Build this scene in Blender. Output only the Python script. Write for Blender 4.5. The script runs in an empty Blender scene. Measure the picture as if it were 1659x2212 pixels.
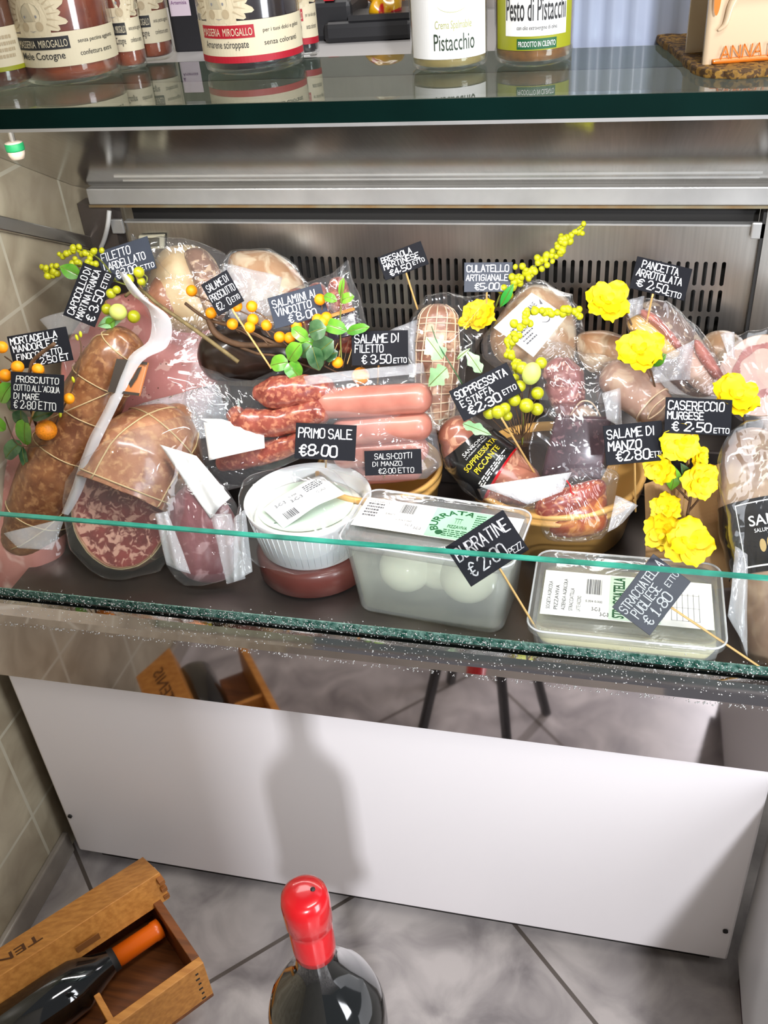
import bpy, bmesh, math, random
import numpy as np
from mathutils import Vector, Matrix, noise as mn
random.seed(7)
SCN = bpy.context.scene
COL = SCN.collection
# ------------------------------------------------------------------ camera
CAM = np.array([0.9064, -0.9152, 1.5429])
FPX = 2057.6
RT = np.array([[0.97169763, 0.22554857, -0.07022508],
               [-0.07345788, 0.57103874, 0.81762992],
               [-0.2245165, 0.78933047, -0.57144531]])
cd = bpy.data.cameras.new('camera'); cam = bpy.data.objects.new('camera', cd); COL.objects.link(cam)
cd.sensor_fit = 'HORIZONTAL'; cd.sensor_width = 36.0; cd.lens = FPX / 1659 * 36; cd.clip_start = 0.02
M4 = Matrix.Identity(4)
for i in range(3):
    M4[i][0], M4[i][1], M4[i][2], M4[i][3] = RT[0][i], RT[1][i], -RT[2][i], CAM[i]
cam.matrix_world = M4
SCN.camera = cam
# ------------------------------------------------------------------ world, lights, exposure
SCN.view_settings.view_transform = 'Standard'; SCN.view_settings.look = 'None'
SCN.view_settings.gamma = 1; SCN.view_settings.use_curve_mapping = False
SCN.view_settings.exposure = 0.0
SCN.cycles.use_denoising = True
SCN.cycles.transparent_max_bounces = 24
SCN.cycles.max_bounces = 7; SCN.cycles.diffuse_bounces = 3; SCN.cycles.glossy_bounces = 4
SCN.cycles.caustics_reflective = False; SCN.cycles.caustics_refractive = False
W = bpy.data.worlds.new('shop_air'); SCN.world = W; W.use_nodes = True
W.node_tree.nodes['Background'].inputs[0].default_value = (0.80, 0.82, 0.88, 1)
W.node_tree.nodes['Background'].inputs[1].default_value = 0.22

def area(name, loc, target, size, power, col=(1, 1, 1)):
    l = bpy.data.lights.new(name, 'AREA'); l.shape = 'RECTANGLE'; l.size, l.size_y = size; l.energy = power; l.color = col
    o = bpy.data.objects.new(name, l); COL.objects.link(o); o.location = loc
    o.rotation_euler = (Vector(target) - Vector(loc)).to_track_quat('-Z', 'Y').to_euler()
    return o
area('shop_door_daylight', (1.75, -3.0, 2.42), (0.7, 0.0, 0.45), (0.16, 0.22), 105, (0.94, 0.95, 1.0))
area('shop_window_daylight', (2.15, -1.0, 1.2), (0.95, 0.0, 0.4), (0.5, 1.4), 26, (0.93, 0.95, 1.0))
area('ceiling_lamp_front', (1.5, -0.7, 2.75), (0.7, 0.15, 0.7), (1.1, 0.25), 20, (1.0, 0.97, 0.93))
area('ceiling_lamp_rear', (0.3, 0.9, 2.75), (0.55, 0.3, 0.8), (1.2, 0.3), 10, (1.0, 0.98, 0.95))
area('case_lamp', (0.57, 0.13, 1.30), (0.57, 0.34, 0.75), (1.0, 0.04), 6.2, (1.0, 0.98, 0.95))

# ------------------------------------------------------------------ maths helpers
def ray(px, py):
    return RT.T @ np.array([(px - 829.5) / FPX, -(py - 1106) / FPX, 1.0])
def on_axis(px, py, ax, val):
    d = ray(px, py); return CAM + d * ((val - CAM[ax]) / d[ax])
def at(px, py, Y): return on_axis(px, py, 1, Y)
def atz(px, py, Z): return on_axis(px, py, 2, Z)
def atx(px, py, X): return on_axis(px, py, 0, X)
def on_plane(px, py, P, n):
    d = ray(px, py); n = np.asarray(n); return CAM + d * (np.dot(np.asarray(P) - CAM, n) / np.dot(d, n))
def sc(p): return float(np.dot(np.asarray(p) - CAM, RT[2])) / FPX      # metres seen in one pixel at p
def unit(v): v = np.asarray(v, float); return v / np.linalg.norm(v)
VIEW = unit((0.16, -0.80, 0.58))
UP = np.array([0, 0, 1.0])

def catmull(P, n, closed=False):
    P = np.asarray(P, float); N = len(P); out = []
    segs = N if closed else N - 1
    for k in range(n):
        t = k * segs / (n if closed else n - 1); i = min(int(t), segs - 1); f = t - i
        if closed: a, b, c, d = P[(i - 1) % N], P[i % N], P[(i + 1) % N], P[(i + 2) % N]
        else: a, b, c, d = P[max(i - 1, 0)], P[i], P[i + 1], P[min(i + 2, N - 1)]
        out.append(0.5 * ((2 * b) + (c - a) * f + (2 * a - 5 * b + 4 * c - d) * f * f + (3 * b - a - 3 * c + d) * f ** 3))
    return np.array(out)

# ------------------------------------------------------------------ object helpers
BASE = {}
def thing(name, label, cat, loc, group=None):
    o = bpy.data.objects.new(name, None); COL.objects.link(o); o.location = [float(x) for x in loc]
    o.empty_display_size = 0.02
    BASE[o.name] = np.array(loc, float); return tag(o, label, cat, group)
def tag(o, label, cat, group=None):
    o['label'] = label; o['category'] = cat
    if group: o['group'] = group
    return o
class MB:
    def __init__(s): s.v = []; s.f = []
    def add(s, vs, fs):
        b = len(s.v); s.v.extend([tuple(float(c) for c in x) for x in vs]); s.f.extend([tuple(b + i for i in f) for f in fs]); return s
    def box(s, lo, hi):
        x0, y0, z0 = lo; x1, y1, z1 = hi
        return s.prism([(x0, y0), (x1, y0), (x1, y1), (x0, y1)], z0, z1)
    def prism(s, pts, z0, z1):
        n = len(pts); vs = [(x, y, z0) for x, y in pts] + [(x, y, z1) for x, y in pts]
        return s.add(vs, [tuple(range(n))[::-1], tuple(range(n, 2 * n))] + [(i, (i + 1) % n, n + (i + 1) % n, n + i) for i in range(n)])
    def hexa(s, a, b):      # two matching quads
        return s.add(list(a) + list(b), [(3, 2, 1, 0), (4, 5, 6, 7)] + [(i, (i + 1) % 4, 4 + (i + 1) % 4, 4 + i) for i in range(4)])
    def slab(s, O, U, V, Nn, w, h, t):    # oriented box: corner O, sides U*w, V*h, N*t
        O, U, V, Nn = map(np.asarray, (O, U, V, Nn))
        a = [O, O + U * w, O + U * w + V * h, O + V * h]
        return s.hexa(a, [p + Nn * t for p in a])
    def tube(s, P, r, seg=8, n=None, closed=False):
        P = np.asarray(P, float)
        if n: P = catmull(P, n, closed)
        N = len(P); R = np.broadcast_to(np.asarray(r, float), (N,)) if np.ndim(r) == 0 or len(r) == N else np.interp(np.linspace(0, 1, N), np.linspace(0, 1, len(r)), r)
        vs = []; ref = None
        for i in range(N):
            t = unit(P[(i + 1) % N if closed else min(i + 1, N - 1)] - P[(i - 1) if closed else max(i - 1, 0)] + 1e-12)
            if ref is None: ref = np.cross(t, UP if abs(t[2]) < .9 else np.array([1., 0, 0]))
            ref = unit(ref - t * np.dot(ref, t)); b = np.cross(t, ref)
            for k in range(seg):
                a = 2 * math.pi * k / seg; vs.append(P[i] + R[i] * (math.cos(a) * ref + math.sin(a) * b))
        fs = [(i * seg + k, i * seg + (k + 1) % seg, (i + 1) % N * seg + (k + 1) % seg, (i + 1) % N * seg + k) for i in range(N if closed else N - 1) for k in range(seg)]
        if not closed: fs += [tuple(range(seg))[::-1], tuple(range((N - 1) * seg, N * seg))]
        return s.add(vs, fs)
    def lathe(s, prof, c, seg=48, ex=1.0, ey=1.0):      # prof [(r, z)], around vertical axis at c
        c = np.asarray(c, float); vs = []; n = len(prof)
        for r, z in prof:
            for k in range(seg):
                a = 2 * math.pi * k / seg; vs.append((c[0] + r * ex * math.cos(a), c[1] + r * ey * math.sin(a), c[2] + z))
        fs = [(i * seg + k, i * seg + (k + 1) % seg, (i + 1) * seg + (k + 1) % seg, (i + 1) * seg + k) for i in range(n - 1) for k in range(seg)]
        fs += [tuple(range(seg))[::-1], tuple(range((n - 1) * seg, n * seg))]
        return s.add(vs, fs)
    def ball(s, c, r, seg=16, rings=10):
        c = np.asarray(c); prof = [(max(1e-5, r * math.sin(math.pi * i / rings)), -r * math.cos(math.pi * i / rings)) for i in range(rings + 1)]
        return s.lathe(prof, c, seg)
    def grid(s, G):
        G = np.asarray(G); a, b = G.shape[:2]
        return s.add(G.reshape(-1, 3), [(i * b + j, i * b + j + 1, (i + 1) * b + j + 1, (i + 1) * b + j) for i in range(a - 1) for j in range(b - 1)])
    def build(s, name, mat, parent=None, smooth=False, label=None, base0=None):
        V = np.array(s.v)
        base = np.array(base0, float) if base0 is not None else BASE[parent.name] if parent else np.array([(V[:, 0].min() + V[:, 0].max()) / 2, (V[:, 1].min() + V[:, 1].max()) / 2, V[:, 2].min()])
        me = bpy.data.meshes.new(name); me.from_pydata((V - base).tolist(), [], s.f); me.update()
        if smooth: me.polygons.foreach_set('use_smooth', [True] * len(me.polygons))
        for m in (mat if isinstance(mat, (list, tuple)) else [mat]): me.materials.append(m)
        o = bpy.data.objects.new(name, me); COL.objects.link(o)
        if parent: o.parent = parent
        else: o.location = base.tolist()
        BASE[o.name] = base
        if label: o['label'] = label
        return o
def fixn(o):
    bm = bmesh.new(); bm.from_mesh(o.data); bmesh.ops.recalc_face_normals(bm, faces=bm.faces); bm.to_mesh(o.data); bm.free(); return o
def bevel(o, w=0.003, seg=2):
    m = o.modifiers.new('bevel', 'BEVEL'); m.width = w; m.segments = seg; m.limit_method = 'ANGLE'; return o
def structure(o): o['kind'] = 'structure'; return o

class Loft:      # a sausage-like body along 3D points; S(u, v) is a point of its skin
    def __init__(s, P, R, n=44, seg=36, ell=(1, 1), caps=('round', 'round'), amp=0.0, freq=30, ref=None, capk=.8, wr=0.0):
        P = catmull(P, n); R = np.interp(np.linspace(0, 1, n), np.linspace(0, 1, len(R)), R)
        T = [unit(P[min(i + 1, n - 1)] - P[max(i - 1, 0)]) for i in range(n)]
        ext = []
        if caps[0] == 'round':
            for k in range(7, 0, -1): a = k / 7 * math.pi / 2 * .985; ext.append((P[0] - T[0] * R[0] * capk * math.sin(a), R[0] * math.cos(a), T[0]))
        mid = [(P[i], R[i], T[i]) for i in range(n)]
        end = []
        if caps[1] == 'round':
            for k in range(1, 8): a = k / 7 * math.pi / 2 * .985; end.append((P[-1] + T[-1] * R[-1] * capk * math.sin(a), R[-1] * math.cos(a), T[-1]))
        A = ext + mid + end; s.seg = seg; s.rings = []; r0 = np.array(ref if ref is not None else VIEW, float)
        for p, r, t in A:
            r0 = unit(r0 - t * np.dot(r0, t)); b = np.cross(t, r0); ring = []
            for k in range(seg):
                a = 2 * math.pi * k / seg; d = math.cos(a) * r0 * ell[0] + math.sin(a) * b * ell[1]
                q = p + r * d
                if amp: q = q + unit(d) * amp * (mn.noise(Vector(q) * freq) + .5 * mn.noise(Vector(q) * freq * 2.3)) * min(1, r / .01)
                if wr: q = q + unit(d) * wr * (1 - abs(mn.noise(Vector((q[0] * 60, q[1] * 60, q[2] * 90)))) * 2) * min(1, r / .01)
                ring.append(q)
            s.rings.append(ring)
        s.rings = np.array(s.rings); s.cen = np.array([a[0] for a in A]); s.i0 = len(ext); s.n = n
    def S(s, u, v, off=0.0):
        t = s.i0 + u * (s.n - 1); i = min(int(t), len(s.rings) - 2); f = t - i; k = (v % 1) * s.seg; j = int(k); g = k - j; j2 = (j + 1) % s.seg; j %= s.seg
        a = s.rings[i][j] * (1 - g) + s.rings[i][j2] * g; b = s.rings[i + 1][j] * (1 - g) + s.rings[i + 1][j2] * g
        c = s.cen[i] * (1 - f) + s.cen[i + 1] * f; p = a * (1 - f) + b * f
        return p + unit(p - c) * off
    def mb(s):
        m = MB(); n = len(s.rings); g = s.seg
        m.add(s.rings.reshape(-1, 3), [(i * g + k, i * g + (k + 1) % g, (i + 1) * g + (k + 1) % g, (i + 1) * g + k) for i in range(n - 1) for k in range(g)] + [tuple(range(g))[::-1], tuple(range((n - 1) * g, n * g))])
        return m
    def face(s, end=0, off=.0006):     # a cut face lying on a flat end
        r = s.rings[0 if end == 0 else -1]; c = r.mean(0); t = unit(s.cen[0] - s.cen[1] if end == 0 else s.cen[-1] - s.cen[-2])
        m = MB(); g = s.seg; vs = [c + t * (off + .0012)]; K = 6
        for q in range(1, K + 1): vs += [c + (p - c) * q / K * .985 + t * (off + .0012 * (1 - (q / K) ** 4)) for p in r]
        fs = [(0, 1 + k, 1 + (k + 1) % g) for k in range(g)] + [(1 + (q - 1) * g + k, 1 + q * g + k, 1 + q * g + (k + 1) % g, 1 + (q - 1) * g + (k + 1) % g) for q in range(1, K) for k in range(g)]
        return m.add(vs, fs)
    def net(s, us, nv, r=.0009, u0=0., u1=1., twist=0., off=.0008):
        m = MB()
        for u in us: m.tube([s.S(u, k / 40, off) for k in range(40)], r, 5, closed=True)
        for k in range(nv): m.tube([s.S(u0 + (u1 - u0) * i / 24, k / nv + twist * i / 24, off) for i in range(25)], r, 5)
        return m
def pp(L): return [at(a, b, c) for a, b, c in L]
def loft_px(L, **k):      # L: (px, py, Y, radius in px)
    P = [at(a, b, c) for a, b, c, _ in L]; return Loft(P, [r * sc(p) for p, (_, _, _, r) in zip(P, L)], **k)

def dome(outline, Y, T, back=None, n=VIEW, seg=84, rings=12, pw=2.0, q=.5, amp=0.0, freq=45, edge=0.0, zfun=None, smooth_out=True, cr=0.0):
    """a cushion-like closed body inside an outline that lies in a plane through depth Y; T, back: bulge to the front and behind"""
    back = T * .35 if back is None else back; n = unit(n)
    O = np.asarray(outline, float); c2 = O.mean(0); P0 = at(c2[0], c2[1], Y)
    if smooth_out: O = catmull(O, seg, True)
    else:
        L = np.linalg.norm(np.roll(O, -1, 0) - O, axis=1); cum = np.concatenate([[0], np.cumsum(L)]); Oc = np.vstack([O, O[:1]])
        tt = np.linspace(0, cum[-1], seg, endpoint=False); O = np.stack([np.interp(tt, cum, Oc[:, k]) for k in (0, 1)], 1)
    B = np.array([on_plane(x, y, P0, n) for x, y in O]); C = B.mean(0)
    m = MB(); vs = []
    def layer(t, sgn, H):
        h = H * max(0.0, 1 - t ** pw) ** q
        for b in B:
            p = C + (b - C) * t
            w = amp * (mn.noise(Vector(p) * freq) + .6 * mn.noise(Vector(p) * freq * 2.1)) if amp else 0
            if cr: w += cr * (1 - 2.2 * abs(mn.noise(Vector((p[0] * freq * .8 + 5, p[1] * freq * .8, p[2] * freq * .8 - 3)))))
            vs.append(p + n * (sgn * h + w * (1 if sgn > 0 else .4) * (.35 + .65 * (1 - t ** 3)) + sgn * edge))
    ts = [math.sin(math.pi / 2 * i / rings) for i in range(1, rings + 1)]
    for t in ts: layer(t, 1, T)
    for t in ts[::-1]: layer(t, -1, back)
    k = len(ts) * 2; a, b = len(vs), len(vs) + 1
    vs.append(C + n * (T + edge)); vs.append(C - n * (back + edge))
    fs = [(a, j, (j + 1) % seg) for j in range(seg)] + [(b, (k - 1) * seg + (j + 1) % seg, (k - 1) * seg + j) for j in range(seg)]
    fs += [(i * seg + j, (i + 1) * seg + j, (i + 1) * seg + (j + 1) % seg, i * seg + (j + 1) % seg) for i in range(k - 1) for j in range(seg)]
    return m.add(vs, fs)
def cen(outline, Y): c = np.asarray(outline, float).mean(0); return at(c[0], c[1], Y)
def sheet(corners, n=None, t=.0006, bulge=0.0, amp=0.0, nu=12, nv=12, freq=40, fold=0.0):
    """a thin sheet through four 3D corners (tl, tr, br, bl), gently bowed"""
    a, b, c, d = map(np.asarray, corners); n = unit(np.cross(b - a, d - a)) if n is None else unit(n)
    if np.dot(n, VIEW) < 0: n = -n
    m = MB(); F = []; Bk = []
    for j in range(nv + 1):
        v = j / nv; r1 = []; r2 = []
        for i in range(nu + 1):
            u = i / nu; p = (a * (1 - u) + b * u) * (1 - v) + (d * (1 - u) + c * u) * v
            h = bulge * 4 * u * (1 - u) + fold * math.sin(u * 9 + v * 3) + (amp * mn.noise(Vector(p) * freq) if amp else 0)
            r1.append(p + n * (h + t)); r2.append(p + n * h)
        F.append(r1); Bk.append(r2)
    m.grid(F); m.grid([r[::-1] for r in Bk])
    W1 = nu + 1; K = W1 * (nv + 1)
    for (i0, i1) in [((0, i), (0, i + 1)) for i in range(nu)] + [((nv, i + 1), (nv, i)) for i in range(nu)] + [((j + 1, 0), (j, 0)) for j in range(nv)] + [((j, nu), (j + 1, nu)) for j in range(nv)]:
        A = i0[0] * W1 + i0[1]; Bq = i1[0] * W1 + i1[1]
        m.f.append((A, K + i0[0] * W1 + nu - i0[1], K + i1[0] * W1 + nu - i1[1], Bq))
    return m
def quad_px(tl, tr, br, bl, Y, n=VIEW):
    P = at((tl[0] + tr[0] + br[0] + bl[0]) / 4, (tl[1] + tr[1] + br[1] + bl[1]) / 4, Y); return [on_plane(*c, P, n) for c in (tl, tr, br, bl)]

# ------------------------------------------------------------------ materials
def nodes(name):
    m = bpy.data.materials.new(name); m.use_nodes = True; nt = m.node_tree; return m, nt, nt.nodes, nt.links
def col4(c): return (c[0], c[1], c[2], 1)
def srgb(r, g, b):
    f = lambda x: (x / 255 / 12.92) if x / 255 <= .04045 else ((x / 255 + .055) / 1.055) ** 2.4
    return (f(r), f(g), f(b))
def mk(name, c, rough=.5, metal=0., coat=0., spec=.5, bump=0., bscale=60, var=0., vscale=12, sss=0., stretch=(1, 1, 1), c2=None, trans=0., alpha=1., aniso=0.):
    m, nt, N, L = nodes(name); b = N['Principled BSDF']
    b.inputs['Base Color'].default_value = col4(c); b.inputs['Roughness'].default_value = rough; b.inputs['Metallic'].default_value = metal
    b.inputs['Coat Weight'].default_value = coat; b.inputs['Coat Roughness'].default_value = .06; b.inputs['Specular IOR Level'].default_value = spec
    if alpha < 1: b.inputs['Alpha'].default_value = alpha
    if sss: b.inputs['Subsurface Weight'].default_value = sss; b.inputs['Subsurface Radius'].default_value = (.01, .004, .002); b.inputs['Subsurface Scale'].default_value = .5
    if var or bump or c2:
        tc = N.new('ShaderNodeTexCoord'); mp = N.new('ShaderNodeMapping'); mp.inputs['Scale'].default_value = stretch; L.new(tc.outputs['Object'], mp.inputs[0])
    if var or c2:
        nz = N.new('ShaderNodeTexNoise'); nz.inputs['Scale'].default_value = vscale; nz.inputs['Detail'].default_value = 5; L.new(mp.outputs[0], nz.inputs[0])
        r = N.new('ShaderNodeValToRGB'); e = r.color_ramp.elements
        e[0].position = .35; e[1].position = .65
        e[0].color = col4([x * (1 - var) for x in c]); e[1].color = col4(c2) if c2 else col4([min(1, x * (1 + var)) for x in c])
        L.new(nz.outputs[0], r.inputs[0]); L.new(r.outputs[0], b.inputs['Base Color'])
    if bump:
        nb = N.new('ShaderNodeTexNoise'); nb.inputs['Scale'].default_value = bscale; nb.inputs['Detail'].default_value = 4; L.new(mp.outputs[0], nb.inputs[0])
        bp = N.new('ShaderNodeBump'); bp.inputs['Strength'].default_value = bump; bp.inputs['Distance'].default_value = .004; L.new(nb.outputs[0], bp.inputs['Height']); L.new(bp.outputs[0], b.inputs['Normal'])
    return m
def meat(name, lean, fat, scale=60, amount=.5, rough=.35, dark=None, coat=.3, distort=1.5, bump=.15, soft=.05, specks=None):
    """lean meat broken by fat flecks (voronoi cells warped by noise)"""
    m, nt, N, L = nodes(name); b = N['Principled BSDF']; b.inputs['Roughness'].default_value = rough; b.inputs['Coat Weight'].default_value = coat; b.inputs['Coat Roughness'].default_value = .12
    tc = N.new('ShaderNodeTexCoord')
    vo = N.new('ShaderNodeTexNoise'); vo.inputs['Scale'].default_value = scale; vo.inputs['Detail'].default_value = 2.5; vo.inputs['Distortion'].default_value = .35 * distort; L.new(tc.outputs['Object'], vo.inputs['Vector'])
    r = N.new('ShaderNodeValToRGB'); e = r.color_ramp.elements; th = .5 + (.5 - amount) * .34; e[0].position = th - .02 - soft * .3; e[1].position = th + .02 + soft * .3; e[0].color = (0, 0, 0, 1); e[1].color = (1, 1, 1, 1); L.new(vo.outputs[0], r.inputs[0])
    n2 = N.new('ShaderNodeTexNoise'); n2.inputs['Scale'].default_value = scale * .35; n2.inputs['Detail'].default_value = 6; L.new(tc.outputs['Object'], n2.inputs[0])
    r2 = N.new('ShaderNodeValToRGB'); e = r2.color_ramp.elements; e[0].position = .35; e[1].position = .68; e[0].color = col4(dark or [x * .6 for x in lean]); e[1].color = col4(lean); L.new(n2.outputs[0], r2.inputs[0])
    mc = N.new('ShaderNodeMix'); mc.data_type = 'RGBA'; L.new(r.outputs[0], mc.inputs[0]); L.new(r2.outputs[0], mc.inputs[6]); mc.inputs[7].default_value = col4(fat)
    out = mc.outputs[2]
    if specks:
        v2 = N.new('ShaderNodeTexVoronoi'); v2.inputs['Scale'].default_value = specks[1]; L.new(tc.outputs['Object'], v2.inputs['Vector'])
        r3 = N.new('ShaderNodeValToRGB'); e = r3.color_ramp.elements; e[0].position = specks[2]; e[1].position = specks[2] + .03; e[0].color = (1, 1, 1, 1); e[1].color = (0, 0, 0, 1); L.new(v2.outputs['Distance'], r3.inputs[0])
        m3 = N.new('ShaderNodeMix'); m3.data_type = 'RGBA'; L.new(r3.outputs[0], m3.inputs[0]); L.new(out, m3.inputs[6]); m3.inputs[7].default_value = col4(specks[0]); out = m3.outputs[2]
    L.new(out, b.inputs['Base Color'])
    bp = N.new('ShaderNodeBump'); bp.inputs['Strength'].default_value = bump; bp.inputs['Distance'].default_value = .003; L.new(n2.outputs[0], bp.inputs['Height']); L.new(bp.outputs[0], b.inputs['Normal'])
    return m
def schlick(N, L, k, base, bump=None, pw=5):
    f = N.new('ShaderNodeLayerWeight'); f.inputs[0].default_value = .5
    if bump: L.new(bump.outputs[0], f.inputs['Normal'])
    p = N.new('ShaderNodeMath'); p.operation = 'POWER'; p.inputs[1].default_value = pw; L.new(f.outputs['Facing'], p.inputs[0])
    m = N.new('ShaderNodeMath'); m.operation = 'MULTIPLY_ADD'; m.use_clamp = True; m.inputs[1].default_value = k; m.inputs[2].default_value = base; L.new(p.outputs[0], m.inputs[0]); return m
def film(name, haze=.08, gloss=.22, bscale=45, bump=.55, tint=(.97, .98, .99), rough=.07, hz=(.85, .85, .88), stretch=(1, 1, 1)):
    """thin clear plastic: see-through, with crinkled gloss and a little haze"""
    m, nt, N, L = nodes(name); N.remove(N['Principled BSDF']); out = N['Material Output']
    tr = N.new('ShaderNodeBsdfTransparent'); tr.inputs[0].default_value = col4(tint)
    gl = N.new('ShaderNodeBsdfGlossy'); gl.inputs['Roughness'].default_value = rough; gl.inputs[0].default_value = (1, 1, 1, 1)
    df = N.new('ShaderNodeBsdfDiffuse'); df.inputs[0].default_value = col4(hz)
    tc = N.new('ShaderNodeTexCoord'); mp = N.new('ShaderNodeMapping'); mp.inputs['Scale'].default_value = stretch; L.new(tc.outputs['Object'], mp.inputs[0])
    nz = N.new('ShaderNodeTexNoise'); nz.inputs['Scale'].default_value = bscale; nz.inputs['Detail'].default_value = 3; nz.inputs['Distortion'].default_value = 1.2; L.new(mp.outputs[0], nz.inputs[0])
    sb = N.new('ShaderNodeMath'); sb.operation = 'SUBTRACT'; sb.inputs[1].default_value = .5; ab = N.new('ShaderNodeMath'); ab.operation = 'ABSOLUTE'; L.new(nz.outputs[0], sb.inputs[0]); L.new(sb.outputs[0], ab.inputs[0])
    bp = N.new('ShaderNodeBump'); bp.inputs['Strength'].default_value = bump; bp.inputs['Distance'].default_value = .02; L.new(ab.outputs[0], bp.inputs['Height']); L.new(bp.outputs[0], gl.inputs['Normal'])
    mr = schlick(N, L, gloss * 1.5, .010 + gloss * .07, bp, 3)
    m1 = N.new('ShaderNodeMixShader'); m1.inputs[0].default_value = haze; L.new(tr.outputs[0], m1.inputs[1]); L.new(df.outputs[0], m1.inputs[2])
    m2 = N.new('ShaderNodeMixShader'); L.new(mr.outputs[0], m2.inputs[0]); L.new(m1.outputs[0], m2.inputs[1]); L.new(gl.outputs[0], m2.inputs[2]); L.new(m2.outputs[0], out.inputs[0])
    return m
def pane(name, tint, refl=1.0, fog=None, base=.04):
    """window glass: see-through, fresnel reflection; fog = (z0, z1) of a misted band in object space"""
    m, nt, N, L = nodes(name); N.remove(N['Principled BSDF']); out = N['Material Output']
    tr = N.new('ShaderNodeBsdfTransparent'); tr.inputs[0].default_value = col4(tint)
    gl = N.new('ShaderNodeBsdfGlossy'); gl.inputs['Roughness'].default_value = .01
    mu = schlick(N, L, .93 * refl, base)
    m2 = N.new('ShaderNodeMixShader'); L.new(mu.outputs[0], m2.inputs[0]); L.new(tr.outputs[0], m2.inputs[1]); L.new(gl.outputs[0], m2.inputs[2]); last = m2
    if fog:
        tc = N.new('ShaderNodeTexCoord'); sp = N.new('ShaderNodeSeparateXYZ'); L.new(tc.outputs['Object'], sp.inputs[0])
        nz = N.new('ShaderNodeTexNoise'); nz.inputs['Scale'].default_value = 14; nz.inputs['Detail'].default_value = 5; L.new(tc.outputs['Object'], nz.inputs[0])
        ma = N.new('ShaderNodeMath'); ma.operation = 'MULTIPLY_ADD'; ma.inputs[1].default_value = -.03; L.new(nz.outputs[0], ma.inputs[0]); L.new(sp.outputs[2], ma.inputs[2])
        mr = N.new('ShaderNodeMapRange'); mr.interpolation_type = 'SMOOTHSTEP'; mr.inputs[1].default_value = fog[0]; mr.inputs[2].default_value = fog[1]; mr.inputs[3].default_value = .62; mr.inputs[4].default_value = 0; L.new(ma.outputs[0], mr.inputs[0])
        vo = N.new('ShaderNodeTexVoronoi'); vo.inputs['Scale'].default_value = 260; L.new(tc.outputs['Object'], vo.inputs['Vector'])
        bp = N.new('ShaderNodeBump'); bp.inputs['Strength'].default_value = .9; bp.inputs['Distance'].default_value = .01; L.new(vo.outputs['Distance'], bp.inputs['Height'])
        g2 = N.new('ShaderNodeBsdfGlossy'); g2.inputs['Roughness'].default_value = .12; L.new(bp.outputs[0], g2.inputs['Normal'])
        df = N.new('ShaderNodeBsdfDiffuse'); df.inputs[0].default_value = (.34, .35, .34, 1)
        t2 = N.new('ShaderNodeBsdfTransparent'); t2.inputs[0].default_value = (.75, .8, .78, 1)
        mm = N.new('ShaderNodeMixShader'); mm.inputs[0].default_value = .45; L.new(df.outputs[0], mm.inputs[1]); L.new(t2.outputs[0], mm.inputs[2])
        m0 = N.new('ShaderNodeMixShader'); m0.inputs[0].default_value = .22; L.new(mm.outputs[0], m0.inputs[1]); L.new(g2.outputs[0], m0.inputs[2])
        m3 = N.new('ShaderNodeMixShader'); L.new(mr.outputs[0], m3.inputs[0]); L.new(m2.outputs[0], m3.inputs[1]); L.new(m0.outputs[0], m3.inputs[2]); last = m3
    L.new(last.outputs[0], out.inputs[0]); return m
def tiles(name, c1, c2, grout, size, rot, off, axes='XY', rough=.35, mortar=.004, bw=1.0, marble=8):
    m, nt, N, L = nodes(name); b = N['Principled BSDF']; b.inputs['Roughness'].default_value = rough
    tc = N.new('ShaderNodeTexCoord'); sp = N.new('ShaderNodeSeparateXYZ'); L.new(tc.outputs['Object'], sp.inputs[0])
    cb = N.new('ShaderNodeCombineXYZ'); L.new(sp.outputs['XYZ'.index(axes[0])], cb.inputs[0]); L.new(sp.outputs['XYZ'.index(axes[1])], cb.inputs[1])
    mp = N.new('ShaderNodeMapping'); mp.inputs['Rotation'].default_value = (0, 0, rot); mp.inputs['Location'].default_value = off; L.new(cb.outputs[0], mp.inputs[0])
    br = N.new('ShaderNodeTexBrick'); br.offset = 0; br.inputs['Scale'].default_value = 1; br.inputs['Brick Width'].default_value = size * bw; br.inputs['Row Height'].default_value = size; br.inputs['Mortar Size'].default_value = mortar; br.inputs['Mortar Smooth'].default_value = .2
    L.new(mp.outputs[0], br.inputs[0])
    nz = N.new('ShaderNodeTexNoise'); nz.inputs['Scale'].default_value = marble; nz.inputs['Detail'].default_value = 7; nz.inputs['Distortion'].default_value = .8; L.new(tc.outputs['Object'], nz.inputs[0])
    r = N.new('ShaderNodeValToRGB'); e = r.color_ramp.elements; e[0].position = .32; e[1].position = .66; e[0].color = col4(c1); e[1].color = col4(c2); L.new(nz.outputs[0], r.inputs[0])
    L.new(r.outputs[0], br.inputs['Color1']); L.new(r.outputs[0], br.inputs['Color2']); br.inputs['Mortar'].default_value = col4(grout)
    L.new(br.outputs[0], b.inputs['Base Color']); return m
def steel(name, c=(.62, .61, .6), rough=.22, stretch=(1, 1, 60), bump=.03, var=.06):
    return mk(name, c, rough, 1.0, bump=bump, bscale=40, stretch=stretch, var=var, vscale=6)
def wood(name, c, c2, stretch=(1, 14, 14), scale=9, rough=.5): return mk(name, c, rough, var=.12, c2=c2, vscale=scale, stretch=stretch, bump=.08, bscale=30)

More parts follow.
